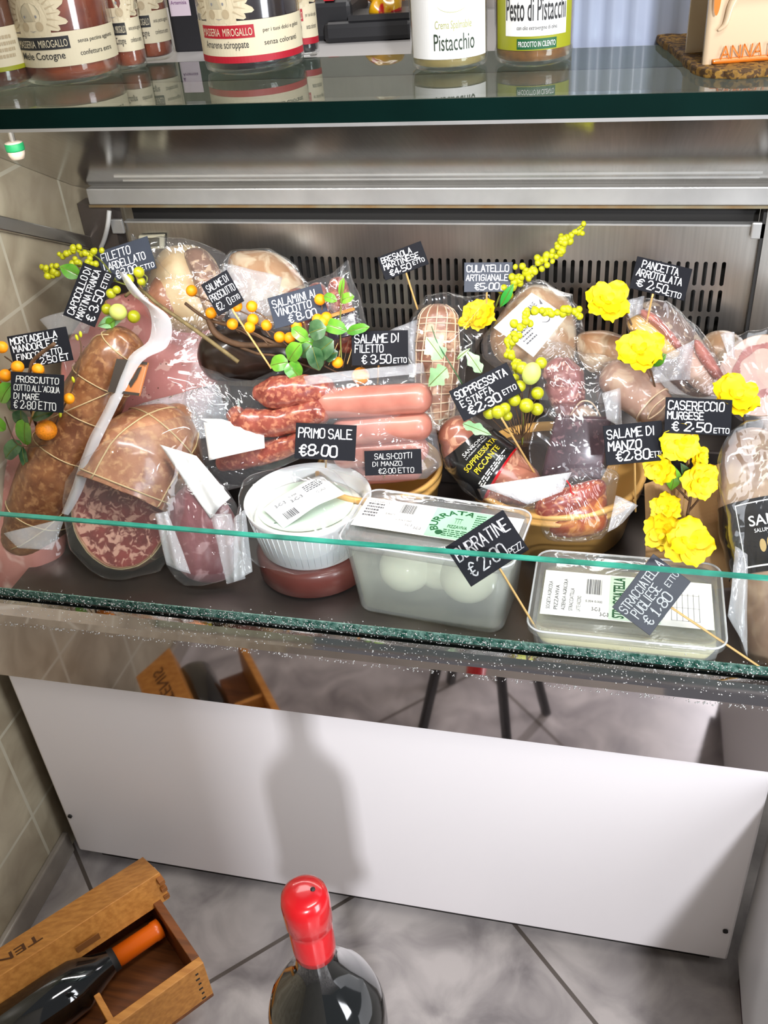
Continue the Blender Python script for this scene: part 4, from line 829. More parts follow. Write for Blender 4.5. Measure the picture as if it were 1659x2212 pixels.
# --- packs with white paper
O = [(375, 1075), (440, 1040), (505, 1110), (520, 1180), (490, 1250), (410, 1250), (360, 1180)]
t = good('sliced_meat_pack', 'flat bag of purplish sliced meat between the netted salame and round cheese tub', 'meat pack', O, .165)
dome(O, .165, .018, .02, amp=.003).build('meat', m_purple_meat, t, True)
bag(t, [(360, 1060), (440, 1020), (510, 1090), (530, 1170), (520, 1240), (400, 1262), (350, 1190)], .16, .022, .003, m_film_cr)
paper(t, (345, 960), (425, 985), (498, 1075), (455, 1120), .20, bulge=.006, fold=.003)
flap(t, (455, 1110), (500, 1110), (530, 1250), (490, 1262), .12, m_film_hazy)
# --- sausage bag
O = [(418, 790), (520, 822), (600, 800), (665, 830), (690, 900), (650, 990), (560, 1030), (470, 1050), (430, 960), (405, 880)]
t = good('sausage_bag', 'vacuum bag of dark coiled fresh sausages with blank white paper label', 'sausage bag', O, .315)
for L_ in ([(508, 895, .30, 20), (530, 912, .295, 33), (600, 912, .295, 31), (690, 890, .30, 28)], [(560, 850, .315, 18), (590, 850, .315, 36), (640, 845, .32, 36), (700, 845, .325, 32)], [(480, 1000, .27, 17), (540, 985, .275, 26), (600, 970, .28, 24), (680, 940, .285, 18)]):
    loft_px(L_, seg=28, amp=.002, freq=55, wr=.0008).mb().build('sausage', m_sausage, t, True)
bag(t, [(415, 788), (450, 800), (520, 824), (600, 802), (660, 815), (700, 880), (680, 960), (560, 1035), (470, 1060), (425, 960), (400, 880)], .315, .028, .012, m_film_cr, cr=.003)
paper(t, (440, 912), (570, 930), (572, 968), (452, 995), .262, bulge=.005)
paper(t, (432, 905), (478, 905), (568, 932), (500, 938), .275, bulge=.002)
# --- ochre bowls
def bowl(label, cx, cy, Y, R, H):
    c = at(cx, cy, Y).copy(); c[2] = DZ
    t = thing('plastic_bowl', label, 'bowl', c)
    MB().lathe([(R * .80, 0), (R * .84, .003), (R * .96, H * .80), (R * 1.0, H * .805), (R * 1.0, H * .86), (R * .975, H * .865), (R * .985, H * .93), (R * 1.02, H * .935), (R * 1.02, H * .985), (R * 1.005, H), (R * .96, H), (R * .945, H * .9), (R * .80, .006), (1e-4, .006)], c, 80).build('bowl', m_ochre, t, True)
    return c
bowl('smaller ochre plastic bowl holding the bagged frankfurters', 818, 1000, .325, .100, .118)
bowl('wide ochre plastic bowl holding soppressata and cut salame pieces', 1196, 1065, .370, .138, .108)
# --- frankfurters
O = [(652, 812), (780, 800), (915, 782), (935, 880), (955, 1000), (920, 1030), (700, 1010), (680, 930)]
t = good('frankfurter_bag', 'clear bag of four plump pink frankfurters standing in the smaller bowl', 'sausage bag', O, .325)
for y, x0, x1, r, Y in ((868, 712, 905, 33, .315), (928, 745, 905, 32, .305), (978, 745, 900, 30, .30), (1020, 760, 890, 26, .305)):
    loft_px([(x0, y + 4, Y, r), ((x0 + x1) / 2, y - 2, Y, r + 1), (x1, y - 8, Y, r)], seg=32, amp=.0006, freq=30, capk=.9).mb().build('frankfurter', m_frank, t, True)
bag(t, [(652, 812), (700, 806), (780, 798), (850, 792), (915, 784), (935, 880), (955, 1005), (920, 1035), (800, 1040), (705, 1012), (680, 930)], .315, .026, .010, film('frank_film', .06, .3, 14, .6), cr=.001, sharp=True)
flap(t, (655, 812), (914, 783), (916, 806), (662, 832), .328, film('zip_film', .14, .3, 60, .3, stretch=(1, 1, 6)), 'zip_strip', bulge=.001, fold=0)
# --- dark wrapped salame behind the berry twig
O = [(440, 700), (520, 690), (610, 715), (640, 770), (600, 820), (500, 820), (450, 780)]
t = good('wrapped_salame', 'dark foil-wrapped salame in shadow behind the orange berry twig', 'salame', O, .42)
L = loft_px([(470, 770, .40, 52), (540, 762, .41, 60), (640, 760, .42, 52)], seg=32, amp=.002); L.mb().build('wrapper', mk('black_brown_wrapper', srgb(36, 24, 18), .3, coat=.5, var=.4), t, True)
# --- larded fillet, prosciutto, pouch at the back
O = [(325, 600), (350, 545), (400, 530), (450, 545), (480, 600), (485, 680), (440, 720), (360, 710), (318, 660)]
t = good('larded_fillet', 'pale larded fillet with brown cut face in a puffy bag at the back', 'cured meat', O, .49)
dome(O, .50, .045, .03, amp=.003, freq=25).build('meat', m_fat, t, True)
dome([(400, 545), (440, 540), (478, 590), (490, 670), (460, 705), (430, 640), (412, 590)], .475, .030, .01, amp=.003).build('rind', m_rind, t, True)
dome([(322, 622), (345, 592), (384, 590), (392, 615), (388, 660), (352, 700), (318, 665)], .462, .012, .01, amp=.002).build('cut_face', m_ham_cut, t, True)
bag(t, [(283, 500), (300, 520), (380, 512), (440, 525), (500, 560), (520, 650), (490, 740), (420, 760), (340, 720), (305, 640), (290, 560)], .468, .030, .01, m_film_cr, cr=.003)
O = [(495, 560), (545, 542), (600, 550), (645, 590), (665, 650), (640, 720), (550, 730), (500, 660)]
t = good('prosciutto_piece', 'tan bagged prosciutto piece standing at the back below the long steel panel edge', 'cured meat', O, .53)
dome(O, .54, .045, .03, amp=.003, freq=22).build('meat', m_pale_ham, t, True)
bag(t, [(480, 560), (545, 538), (605, 546), (655, 590), (672, 650), (645, 725), (550, 740), (490, 680)], .53, .048, .004, m_film_soft)
flap(t, (480, 570), (610, 600), (590, 680), (500, 700), .475, m_film_hazy, bulge=.012, fold=.005)
O = [(560, 640), (660, 606), (752, 560), (775, 620), (792, 700), (740, 740), (620, 745), (575, 700)]
t = good('salamini_pouch', 'clear pouch of small salamini with pointed upper corner and dark label', 'sausage bag', O, .425)
for k in range(3): loft_px([(640 + 45 * k, 640 - 12 * k, .435, 22), (650 + 48 * k, 700, .43, 24), (655 + 48 * k, 745, .43, 22)], seg=20, amp=.002, freq=50).mb().build('salamino', m_sausage, t, True)
paper(t, (702, 690), (768, 672), (776, 722), (712, 738), .385, mk('aubergine_label', srgb(44, 34, 48), .3, coat=.4), 'dark_label')
flap(t, (702, 682), (765, 664), (767, 670), (704, 690), .388, mk('gold_stripe', srgb(190, 130, 50), .4), 'gold_stripe', bulge=.001, fold=0)
bag(t, [(545, 655), (600, 640), (660, 612), (720, 590), (753, 560), (760, 600), (778, 640), (794, 705), (740, 745), (620, 750), (565, 720)], .405, .020, .01, m_film_cr, cr=.003, sharp=True)
# --- bresaola in netting
t = thing('bresaola', 'upright bresaola in pale netting before the vented panel', 'cured meat', at(940, 900, .42))
L = loft_px([(946, 690, .485, 42), (945, 760, .46, 48), (942, 850, .43, 44), (948, 915, .41, 30)], seg=36, amp=.002, freq=30); L.mb().build('meat', m_bresaola, t, True)
L.net([i / 12 for i in range(13)], 12, .0011, -.12, 1.0, .06).build('netting', m_net, t, True)
bag(t, [(880, 720), (910, 650), (950, 632), (1010, 640), (1060, 640), (1045, 720), (1005, 800), (1000, 900), (960, 940), (900, 900), (870, 800)], .45, .035, .01, m_film_soft)
flap(t, (840, 715), (905, 690), (905, 800), (880, 770), .455, m_film_hazy)
# --- culatello with white label
O = [(1060, 720), (1110, 640), (1160, 615), (1225, 645), (1245, 720), (1230, 790), (1150, 800), (1080, 780)]
t = good('culatello', 'bagged culatello with large white printed label at the back', 'cured meat', O, .50)
dome(O, .51, .045, .02, amp=.003).build('meat', m_pale_ham, t, True)
bag(t, [(1040, 740), (1080, 680), (1120, 620), (1160, 606), (1200, 620), (1245, 650), (1262, 720), (1240, 800), (1150, 815), (1060, 790)], .49, .046, .01, m_film_cr, cr=.003)
Qn = quad_px((1148, 632), (1224, 684), (1152, 772), (1066, 708), .435)
lb = sheet(Qn, bulge=.004).build('paper_label', m_paper, t, True); c, u, v = Qn[3] + VIEW * .003, unit(Qn[2] - Qn[3]), unit(Qn[0] - Qn[3]); w, h = np.linalg.norm(Qn[2] - Qn[3]), np.linalg.norm(Qn[0] - Qn[3])
e = Flat(); U2, V2 = v, -u     # the print runs along the label's long side
e.text('GIANE', h * .62, -w * .28, h * .24, w * .12, .01)
for sx in (-1, 1): e.poly([(h * (.74 + sx * .16), -w * .30), (h * (.74 + sx * .24), -w * .20), (h * (.74 + sx * .20), -w * .34)])
e.lines(h * .12, -w * .75, h * .34, w * .48, 6, RN, .6)
for k in range(14):
    a = math.pi * k / 14; a2 = math.pi * (k + 1) / 14; e.poly([(h * (.74 + .12 * math.cos(q)), -w * (.46 + rr_ * math.sin(q))) for q, rr_ in ((a, .22), (a2, .22), (a2, .195), (a, .195))])
e.on(c, U2, V2, 'label_print', mk('label_black_print', (.08, .08, .09), .6), lb, .0022)
# --- wrinkled salame, beige salame
t = thing('wrinkled_salame', 'small pinkish wrinkled salame in a bag behind the green berry sprig', 'salame', at(1210, 900, .40))
L = loft_px([(1200, 800, .435, 30), (1215, 815, .43, 42), (1225, 860, .42, 38), (1235, 905, .41, 20)], seg=40, amp=.002, freq=50, wr=.0022); L.mb().build('meat', m_wrinkle, t, True)
loft_px([(1240, 905, .40, 8), (1262, 890, .40, 16), (1285, 905, .40, 10)], seg=16).mb().build('tied_end', m_beige, t, True)
MB().tube(pp([(1230, 900, .385), (1255, 868, .385), (1280, 872, .385), (1300, 905, .385)]), .0012, 6, 20).build('string', m_net, t, True)
bag(t, [(1160, 770), (1210, 740), (1260, 760), (1325, 780), (1318, 860), (1300, 905), (1230, 930), (1170, 880)], .42, .036, .01, m_film_cr, cr=.003)
t = thing('beige_salame', 'smooth beige tied salame lying at the back under a yellow flower', 'salame', at(1385, 900, .40))
L = loft_px([(1335, 815, .44, 44), (1375, 845, .42, 52), (1415, 880, .40, 42)], seg=40, amp=.002, freq=30); L.mb().build('meat', m_beige, t, True)
L.net([.9], 0, .0015, off=.001).build('string', m_net, t, True)
MB().tube(pp([(1440, 872, .375), (1425, 890, .37), (1400, 905, .368), (1412, 880, .366), (1436, 860, .37)]), .0012, 6, 24).build('knot', m_net, t, True)
bag(t, [(1290, 800), (1330, 775), (1370, 785), (1445, 850), (1450, 900), (1400, 930), (1330, 915), (1290, 870)], .41, .034, .01, m_film_soft)
t = thing('tan_ham_piece', 'tan ham piece lying flat behind the wrinkled salame', 'cured meat', at(1290, 760, .48))
dome([(1245, 730), (1290, 714), (1340, 725), (1370, 760), (1340, 800), (1270, 800)], .50, .03, .03, amp=.002).build('meat', m_pale_ham, t, True)
# --- pancetta
O = [(1352, 690), (1395, 652), (1440, 655), (1500, 715), (1560, 800), (1548, 850), (1480, 850), (1400, 770)]
t = good('pancetta_slab', 'bagged pancetta slab with layered fat and peppered rind, leaning at the back', 'pancetta', O, .49)
dome(O, .50, .030, .02, amp=.003, freq=28).build('rind', m_rind, t, True)
dome([(1358, 690), (1385, 682), (1430, 720), (1468, 755), (1458, 775), (1430, 770), (1395, 730), (1360, 712)], .462, .014, .01, amp=.002).build('fat_layer', m_yellow_fat, t, True)
dome([(1385, 668), (1420, 684), (1470, 742), (1462, 756), (1420, 712), (1384, 682)], .463, .014, .006, amp=.002).build('lean_layer', m_pancetta_lean, t, True)
dome([(1500, 735), (1520, 745), (1562, 810), (1556, 828), (1528, 800), (1505, 765)], .452, .012, .006, amp=.003).build('lean_edge', m_pancetta_lean, t, True)
dome([(1478, 740), (1505, 760), (1556, 830), (1536, 856), (1490, 830), (1462, 780)], .458, .014, .006, amp=.002).build('fat_edge', m_pancetta_fat, t, True)
bag(t, [(1350, 680), (1395, 646), (1445, 650), (1505, 710), (1568, 805), (1550, 862), (1470, 860), (1390, 785)], .455, .022, .01, m_film_cr)
flap(t, (1420, 775), (1500, 735), (1492, 820), (1400, 830), .425, m_film_hazy, bulge=.012, fold=.004)
flap(t, (1352, 650), (1392, 640), (1388, 676), (1356, 690), .47, m_seal)
O = [(1560, 800), (1580, 745), (1640, 722), (1700, 750), (1720, 830), (1690, 890), (1620, 900), (1575, 870)]
t = good('rolled_pancetta', 'rolled pancetta showing its pink and white spiral cut, last in the back row', 'pancetta', O, .47)
c = at(1645, 812, .46); r = 88 * sc(c); ax = unit((-.05, -.86, .5)); L = Loft([c, c - ax * .05, c - ax * .10], [r, r, r * .9], n=8, seg=48, caps=('flat', 'round'), amp=.002, freq=20, ref=UP)
L.mb().build('rind', m_pale_ham, t, True); L.face(0).build('fat_face', m_pancetta_fat, t, True)
ux = unit(np.cross(UP, ax)); ux = ux if ux[0] > 0 else -ux; uy = np.cross(ax, ux); uy = uy if uy[2] > 0 else -uy; e = Flat()
for k in range(46):
    a = 1.0 + k * .115; a2 = a + .118; rr0 = r * (.78 - .0105 * k); wv = r * (.15 + .05 * math.sin(k * .8)); e.poly([(q * math.cos(z), q * math.sin(z)) for q, z in ((rr0 - wv / 2, a), (rr0 + wv / 2, a), (rr0 + wv / 2, a2), (rr0 - wv / 2, a2))])
e.on(c, ux, uy, 'lean_spiral', m_pancetta_lean, t, .0024)
bag(t, [(1540, 790), (1560, 730), (1600, 722), (1660, 712), (1730, 740), (1740, 850), (1690, 905), (1600, 905), (1560, 870)], .452, .012, .01, m_film_soft)
flap(t, (1555, 722), (1586, 718), (1588, 775), (1572, 770), .448, m_seal)
t = thing('dark_ham_end', 'dark tan ham end behind the rolled pancetta', 'cured meat', at(1545, 800, .54)); dome([(1510, 760), (1530, 720), (1580, 718), (1620, 760), (1610, 830), (1540, 840)], .54, .03, .02, amp=.002).build('meat', m_pale_ham, t, True)
# --- casereccio
t = thing('casereccio_salame', 'long greyish salame with black printed band, standing at the front by the picture edge', 'salame', at(1660, 1400, .10))
Lc_ = [(1625, 985, .30, 62), (1640, 1060, .27, 88), (1660, 1160, .225, 96), (1680, 1290, .165, 92), (1690, 1390, .12, 84)]
L = loft_px(Lc_, seg=48, amp=.003, freq=22, capk=1.0); L.mb().build('meat', m_casereccio, t, True)
def band(L, u0, u1, v0, v1, off, nu=20, nv=24):
    m = MB(); m.grid([[L.S(u0 + (u1 - u0) * i / nu, v0 + (v1 - v0) * j / nv, off) for j in range(nv + 1)] for i in range(nu + 1)]); return m
bl = band(L, .32, .66, 0, 1, .0015, 16, 60).build('band_label', m_black_label, t, True)
v0 = .5; Vp = L.S(.5, 0, 0)
def facing_v(L, u): return max(range(48), key=lambda k: np.dot(unit(L.S(u, k / 48) - L.S(u, (k / 48 + .5) % 1)), -RT[2])) / 48
fv = facing_v(L, .5)
def on_loft(L, F, u0, u1, v0, v1, w, h, name, mat, parent, off):     # shapes in a w x h box: x runs round (v), y runs along (u)
    m = MB(); m.add([L.S(u0 + (u1 - u0) * (1 - y / h), (v0 + (v1 - v0) * x / w) % 1, off) for x, y in F.v], F.f); return m.build(name, mat, parent)
sgn = 1 if np.dot(L.S(.5, (fv + .05) % 1) - L.S(.5, fv), RT[0]) > 0 else -1
e = Flat().rect(2, 2, 96, 1.2, 20).rect(2, 57, 96, 1.2, 20).rect(2, 2, 1, 56).rect(97, 2, 1, 56)
on_loft(L, e, .33, .65, fv - .17 * sgn, fv + .16 * sgn, 100, 60, 'label_frame', m_paper, bl, .0024)
e = Flat().text('SANTORO', 14, 34, 72, 10, .01).text('SALUMI DI MARTINA FRANCA', 18, 28, 64, 3.5).text('PRODOTTO IN PUGLIA', 28, 6, 44, 3.5)
on_loft(L, e, .33, .65, fv - .17 * sgn, fv + .16 * sgn, 100, 60, 'label_print', m_paper, bl, .0026)
e = Flat()
for k in range(8): e.disc(24 + 7.5 * k, 17 + 1.5 * math.sin(k * 2), 3.2, 5.2, 12)
for k in range(3): e.disc(43 + 7 * k, 50, 3, 3.4, 12)
on_loft(L, e, .33, .65, fv - .17 * sgn, fv + .16 * sgn, 100, 60, 'gold_emblem', mk('gold_print', srgb(176, 150, 96), .4), bl, .0026)
bag(t, [(1550, 1000), (1580, 935), (1630, 905), (1690, 920), (1750, 1050), (1790, 1250), (1790, 1440), (1650, 1440), (1600, 1400), (1590, 1250), (1570, 1120)], .185, .045, .01, m_film_soft, cr=.003)
flap(t, (1588, 1180), (1615, 1200), (1615, 1420), (1572, 1330), .11, m_film_hazy)
# --- kraft paper behind the flowers
O = [(1385, 1050), (1450, 1030), (1560, 1010), (1590, 1110), (1600, 1230), (1500, 1290), (1400, 1240)]
t = good('kraft_paper', 'crumpled brown kraft paper under the yellow flowers', 'paper', O, .25); sheet([at(1392, 1045, .33), at(1610, 985, .37), at(1640, 1260, .22), at(1395, 1290, .215)], bulge=-.015, fold=.010, amp=.014, nu=30, nv=30, freq=16).build('sheet', m_kraft, t)
# --- soppressata, block, red salame in the wide bowl
t = thing('soppressata', 'soppressata with black and gold printed wrapper, leaning in the wide bowl', 'salame', at(1040, 1010, .33))
L = loft_px([(985, 935, .335, 42), (1020, 975, .325, 66), (1075, 1020, .31, 70), (1130, 1050, .30, 46)], seg=48, amp=.002, freq=26); L.mb().build('meat', m_sopp, t, True)
wl = band(L, .18, .70, 0, 1, .0015, 16, 60).build('wrapper', m_black_label, t, True); band(L, .70, .725, 0, 1, .0014, 2, 60).build('red_stripe', m_wax, wl, True)
fv = facing_v(L, .45); sgn = 1 if np.dot(L.S(.45, (fv + .05) % 1) - L.S(.45, fv), RT[0]) > 0 else -1
kw = dict(L=L, u0=.20, u1=.68, v0=fv - .19 * sgn, v1=fv + .19 * sgn, w=100, h=60)
def lay(F, name, mat, off): on_loft(kw['L'], F, kw['u0'], kw['u1'], kw['v0'], kw['v1'], 100, 60, name, mat, wl, off)
lay(Flat().text('SOPPRESSATA', 22, 26, 60, 7.5, .015).text('PICCANTE', 30, 15, 44, 7.5, .015), 'gold_title', mk('yellow_print', srgb(222, 196, 40), .4), .0024)
lay(Flat().text('SANTORO', 34, 43, 40, 7, .0).text('LA MURGIA DEI TRULLI', 34, 38, 40, 2.6), 'maker_print', m_paper, .0024)
lay(Flat().lines(20, 2, 60, 8, 3, RN), 'lettering', m_paper, .0024)
bag(t, [(945, 940), (975, 890), (1040, 900), (1120, 985), (1180, 1060), (1120, 1110), (1030, 1080), (960, 1010)], .318, .040, .01, m_film_cr, cr=.002)
t = thing('dark_meat_block', 'dark purple squared block of cured meat in the wide bowl', 'cured meat', at(1240, 1000, .37))
Qa = quad_px((1200, 898), (1322, 902), (1298, 1040), (1168, 1030), .345, unit((.05, -.86, .5))); nb = unit((.05, -.86, .5)); m = MB(); m.hexa(Qa, [p - nb * .05 + UP * .004 for p in Qa]); o = fixn(m.build('meat', m_purple, t)); bevel(o, .005, 3)
for f in o.data.polygons: f.use_smooth = True
bag(t, [(1150, 930), (1190, 880), (1260, 870), (1330, 880), (1345, 960), (1320, 1050), (1240, 1060), (1150, 1050)], .338, .010, .004, m_film_soft)
flap(t, (1300, 850), (1340, 838), (1345, 930), (1310, 905), .36, m_film_hazy)
t = thing('red_salame_piece', 'orange-red half round salame piece with shiny cut top, front of wide bowl', 'salame', at(1230, 1140, .27))
O = [(1155, 1100), (1180, 1068), (1240, 1050), (1298, 1040), (1312, 1090), (1308, 1140), (1260, 1160), (1190, 1155)]
dome(O, .275, .038, .02, amp=.002).build('rind', m_redskin, t, True)
dome([(1155, 1098), (1175, 1072), (1235, 1052), (1297, 1038), (1308, 1062), (1270, 1096), (1210, 1118), (1165, 1118)], .262, .028, .01, unit((.1, -.55, .83)), amp=.001).build('cut_top', m_redcut, t, True)
bag(t, [(1035, 1055), (1100, 1045), (1180, 1030), (1240, 1015), (1320, 1010), (1335, 1050), (1312, 1150), (1262, 1168), (1180, 1165), (1150, 1110), (1060, 1090)], .262, .036, .01, m_film_cr, cr=.002)
flap(t, (1035, 1050), (1235, 1020), (1215, 1062), (1140, 1090), .235, film('bag_neck_film', .42, .5, 40, .8), 'bag_neck', bulge=.010)
MB().tube(pp([(1224, 1038, .222), (1232, 1050, .222), (1233, 1062, .222), (1240, 1068, .222)]), .0013, 6, 16).build('red_tie', m_wax, t, True)
flap(t, (1330, 1070), (1378, 1092), (1345, 1130), (1312, 1150), .24, m_film_hazy)

# --- round cheese tub on its pack
c = at(660, 1262, .175).copy(); c[2] = DZ
O = [(545, 1225), (650, 1200), (760, 1215), (772, 1260), (740, 1300), (650, 1312), (560, 1290)]
t = thing('red_meat_pack', 'low round dark red meat pack beneath the white cheese tub', 'meat pack', c)
R = 138 * sc(at(645, 1090, .2)); PH = .050; fr_ = atz(652, 1236, DZ + PH); c = fr_ + np.array([-.006, R * .84, 0]); c[2] = DZ
MB().lathe([(R * .84, 0), (R * .92, .006), (R * .93, PH - .008), (R * .86, PH - .001), (1e-4, PH - .001)], c, 48).build('meat', mk('brick_red_meat', srgb(98, 48, 42), .35, coat=.3, var=.2), t, True)
c = c + UP * PH; tc_ = c
t = thing('cheese_tub', 'round white plastic tub of primo sale cheese with crooked printed label', 'cheese tub', c)
MB().lathe([(R * .80, 0), (R * .84, .004), (R * .97, .070), (R * 1.0, .080), (R * .985, .081), (R * .94, .070), (R * .82, .006), (1e-4, .006)], c, 72).build('tub', mk('white_tub', (.83, .83, .82), .35, sss=.1, coat=.2), t, True)
m = MB()
for k in range(56):
    a = 2 * math.pi * k / 56; m.tube([c + np.array([R * q * math.cos(a), R * q * math.sin(a), z]) for q, z in ((.838, .006), (.965, .066))], .0006, 5)
m.build('ribs', bpy.data.materials['white_tub'], t, True)
ch = MB().lathe([(R * .84, .020), (R * .88, .052), (R * .82, .058), (1e-4, .060)], c, 56).build('cheese', m_cream, t, True)
top = c + UP * .0605
U0 = unit(np.array([RT[0][0], RT[0][1], 0])); V0 = np.array([-U0[1], U0[0], 0])
mint = Flat().disc(-.006, .006, R * .76, R * .70, 40).on(top, U0, V0, 'mint_disc', mk('pale_mint_label', srgb(216, 232, 212), .5), t, .0003)
Flat().disc(.004, .052, .007, .007, 20).disc(.024, .050, .008, .006, 12).lines(-.05, -.04, .03, .05, 6, RN, .7).on(top, U0, V0, 'mint_print', mk('faded_green_print', srgb(96, 120, 100), .6), mint, .0006)
q4 = [on_plane(x, y, top + UP * .012, (0, -.2, .98)) for x, y in ((568, 1100), (694, 1026), (746, 1066), (612, 1142))]
sl = sheet(q4, bulge=.006, fold=.0012, nu=16).build('scale_label', m_paper, t, True)
O_ = q4[3]; u = unit(q4[2] - q4[3]); v = unit(q4[0] - q4[3]); w, h = np.linalg.norm(q4[2] - q4[3]), np.linalg.norm(q4[0] - q4[3])
Flat().bars(w * .12, h * .10, w * .2, h * .28, RN, 18).text('3-C-3', w * .12, h * .66, w * .16, h * .12, .01).text('3-C-3', w * .34, h * .56, w * .18, h * .12, .01).text('PRIMO SALE', w * .60, h * .40, w * .24, h * .10).lines(w * .60, h * .62, w * .32, h * .28, 4, RN).text('0.498', w * .36, h * .76, w * .12, h * .07).text('0.00', w * .52, h * .22, w * .08, h * .10).on(O_, u, v, 'label_print', mk('thermal_print', (.10, .10, .11), .6), sl, .0068)
bag(t, [(512, 1090), (540, 1030), (640, 1005), (720, 1020), (768, 1075), (775, 1140), (740, 1210), (640, 1240), (530, 1200)], .155, .030, .004, m_film_soft, cr=.001)
flap(t, (505, 1120), (530, 1100), (545, 1235), (505, 1258), .11, m_film_hazy)

# --- rectangular cheese boxes
def rrect(cx, cy, w, d, r, u, v, z, n=7):
    P = []
    for sx, sy, a0 in ((1, 1, 0), (-1, 1, 90), (-1, -1, 180), (1, -1, 270)):
        for k in range(n): a = math.radians(a0 + 90 * k / (n - 1)); P.append(np.array([cx, cy, 0]) + u * (sx * (w / 2 - r) + r * math.cos(a)) + v * (sy * (d / 2 - r) + r * math.sin(a)) + UP * z)
    return P
def rloft(levels):
    m = MB(); n = len(levels[0]); m.add([p for l in levels for p in l], [(i * n + k, i * n + (k + 1) % n, (i + 1) * n + (k + 1) % n, (i + 1) * n + k) for i in range(len(levels) - 1) for k in range(n)] + [tuple(range(n))[::-1], tuple(range((len(levels) - 1) * n, len(levels) * n))]); return m
def cheese_box(name, label, cx, cy, w, d, H, taper, ang, content):
    u = np.array([math.cos(ang), math.sin(ang), 0]); v = np.array([-u[1], u[0], 0]); R_ = lambda k, z, r=.022: rrect(cx, cy, w * k, d * k, r, u, v, z)
    t = thing(name, label, 'cheese box', (cx, cy, DZ))
    rloft([R_(taper, DZ + .001), R_(taper + .01, DZ + .004), R_(.955, DZ + H - .012), R_(.955, DZ + H - .006)]).build('box', m_tub, t, True)
    lid = rloft([R_(.985, DZ + H - .012), R_(1.0, DZ + H - .010), R_(1.0, DZ + H), R_(.985, DZ + H + .002), R_(.93, DZ + H + .002), R_(.915, DZ + H - .001)]).build('lid', m_lid, t, True)
    MB().tube(R_(.998, DZ + H - .0005) , .0016, 6, closed=True).build('lid_rim', film('lid_rim_' + name, .55, .6, 20, .1), lid, True)
    content(t, u, v)
    return t, np.array([cx, cy, DZ + H + .0015]), u, v
def burrata_in(t, u, v):
    for k, (a, b, r) in enumerate(((-.050, .002, .040), (.046, .002, .042), (-.004, .018, .034))):
        m = MB(); m.lathe([(1e-4, -r * .92)] + [(r * math.sin(math.pi * i / 14), -r * .92 * math.cos(math.pi * i / 14)) for i in range(1, 14)] + [(1e-4, r * .95)], np.array([.676, .156, DZ + .008 + r * .92]) + u * a + v * b, 36); m.build('burrata', m_cream, t, True)
    rloft([rrect(.676, .156, .208, .112, .02, u, v, DZ + .004), rrect(.676, .156, .226, .126, .02, u, v, DZ + .098)]).build('whey', m_whey, t, True)
ang1 = math.radians(-6.5)
t, T0, u, v = cheese_box('burrata_box', 'tall frosted box of burrata with white and mint label, behind the front glass', .676, .156, .252, .140, .130, .86, ang1, burrata_in)
lw, ld = .236, .072; O_ = T0 - u * lw / 2 - v * (ld * .42)
lb = Flat().rect(0, 0, lw, ld).on(O_, u, v, 'white_label', m_paper, t, .0014)
gl_ = Flat().rect(lw * .46, ld * .02, lw * .36, ld * .96).on(O_, u, v, 'mint_label', m_green_label, t, .0018)
Flat().lines(lw * .03, ld * .35, lw * .11, ld * .5, 5, RN, .5).bars(lw * .25, ld * .62, lw * .09, ld * .30, RN, 22).text('SOCIETA AGRICOLA', lw * .03, ld * .86, lw * .13, ld * .06).text('BURRATA', lw * .17, ld * .50, lw * .06, ld * .06).text('3-C-3', lw * .32, ld * .22, lw * .045, ld * .08, .01).text('3-C-3', lw * .38, ld * .16, lw * .045, ld * .08, .01).text('0.304 0.000', lw * .25, ld * .36, lw * .10, ld * .05).lines(lw * .86, ld * .2, lw * .10, ld * .6, 9, RN).on(O_, u, v, 'label_print', bpy.data.materials['thermal_print'], lb, .0018)
e = Flat(); V_, F_ = text_box('BURRATA', 0, 0, 1, 1, .02)      # the word bends round an arch that reads up the label
mx, my = lw * .64, ld * .46
Vb = []
for x, y in V_: a = math.radians(212 - 150 * x); rr_ = .026 + .0105 * y; Vb.append((mx + rr_ * 1.15 * math.cos(a), my + rr_ * math.sin(a)))
e.add(Vb, F_)
e.text('PIZZAVIVA', lw * .575, ld * .36, lw * .12, ld * .10, .01).rect(lw * .61, ld * .52, lw * .002, ld * .14).rect(lw * .625, ld * .52, lw * .002, ld * .14).rect(lw * .64, ld * .52, lw * .002, ld * .14).rect(lw * .60, ld * .67, lw * .05, ld * .015).lines(lw * .56, ld * .08, lw * .22, ld * .24, 4, RN, .6).disc(lw * .54, ld * .18, .0055)
e.lines(lw * .72, ld * .4, lw * .08, ld * .5, 7, RN, .6)
e.on(O_, u, v, 'green_print', m_green_ink, gl_, .0022)
ang2 = 0.0
def strac_in(t, u, v):
    rloft([rrect(.944, .112, .200, .128, .02, u, v, DZ + .004), rrect(.944, .112, .232, .160, .022, u, v, DZ + .049), rrect(.944, .112, .218, .146, .022, u, v, DZ + .053)]).build('stracciatella', mk('pale_curd', srgb(222, 208, 158), .35, coat=.2), t, True)
t, T0, u, v = cheese_box('stracciatella_box', 'flat clear box of stracciatella with wide printed label, next to the tall burrata box', .944, .112, .252, .176, .070, .90, ang2, strac_in)
lw, ld = .222, .094; O_ = T0 - u * lw / 2 - v * (ld * .60)
lb = Flat().rect(0, 0, lw, ld).on(O_, u, v, 'white_label', m_paper, t, .0014)
gl_ = Flat().rect(lw * .40, ld * .02, lw * .30, ld * .96).on(O_, u, v, 'mint_label', mk('mint_fade_label', srgb(206, 228, 206), .5), t, .0018)
e = Flat()
def vtext(F, s, x, y, w, h, bold=0.0): V_, F_ = text_box(s, 0, 0, h, w, bold); F.add([(x + w - q[1], y + q[0]) for q in V_], F_)     # reads upwards
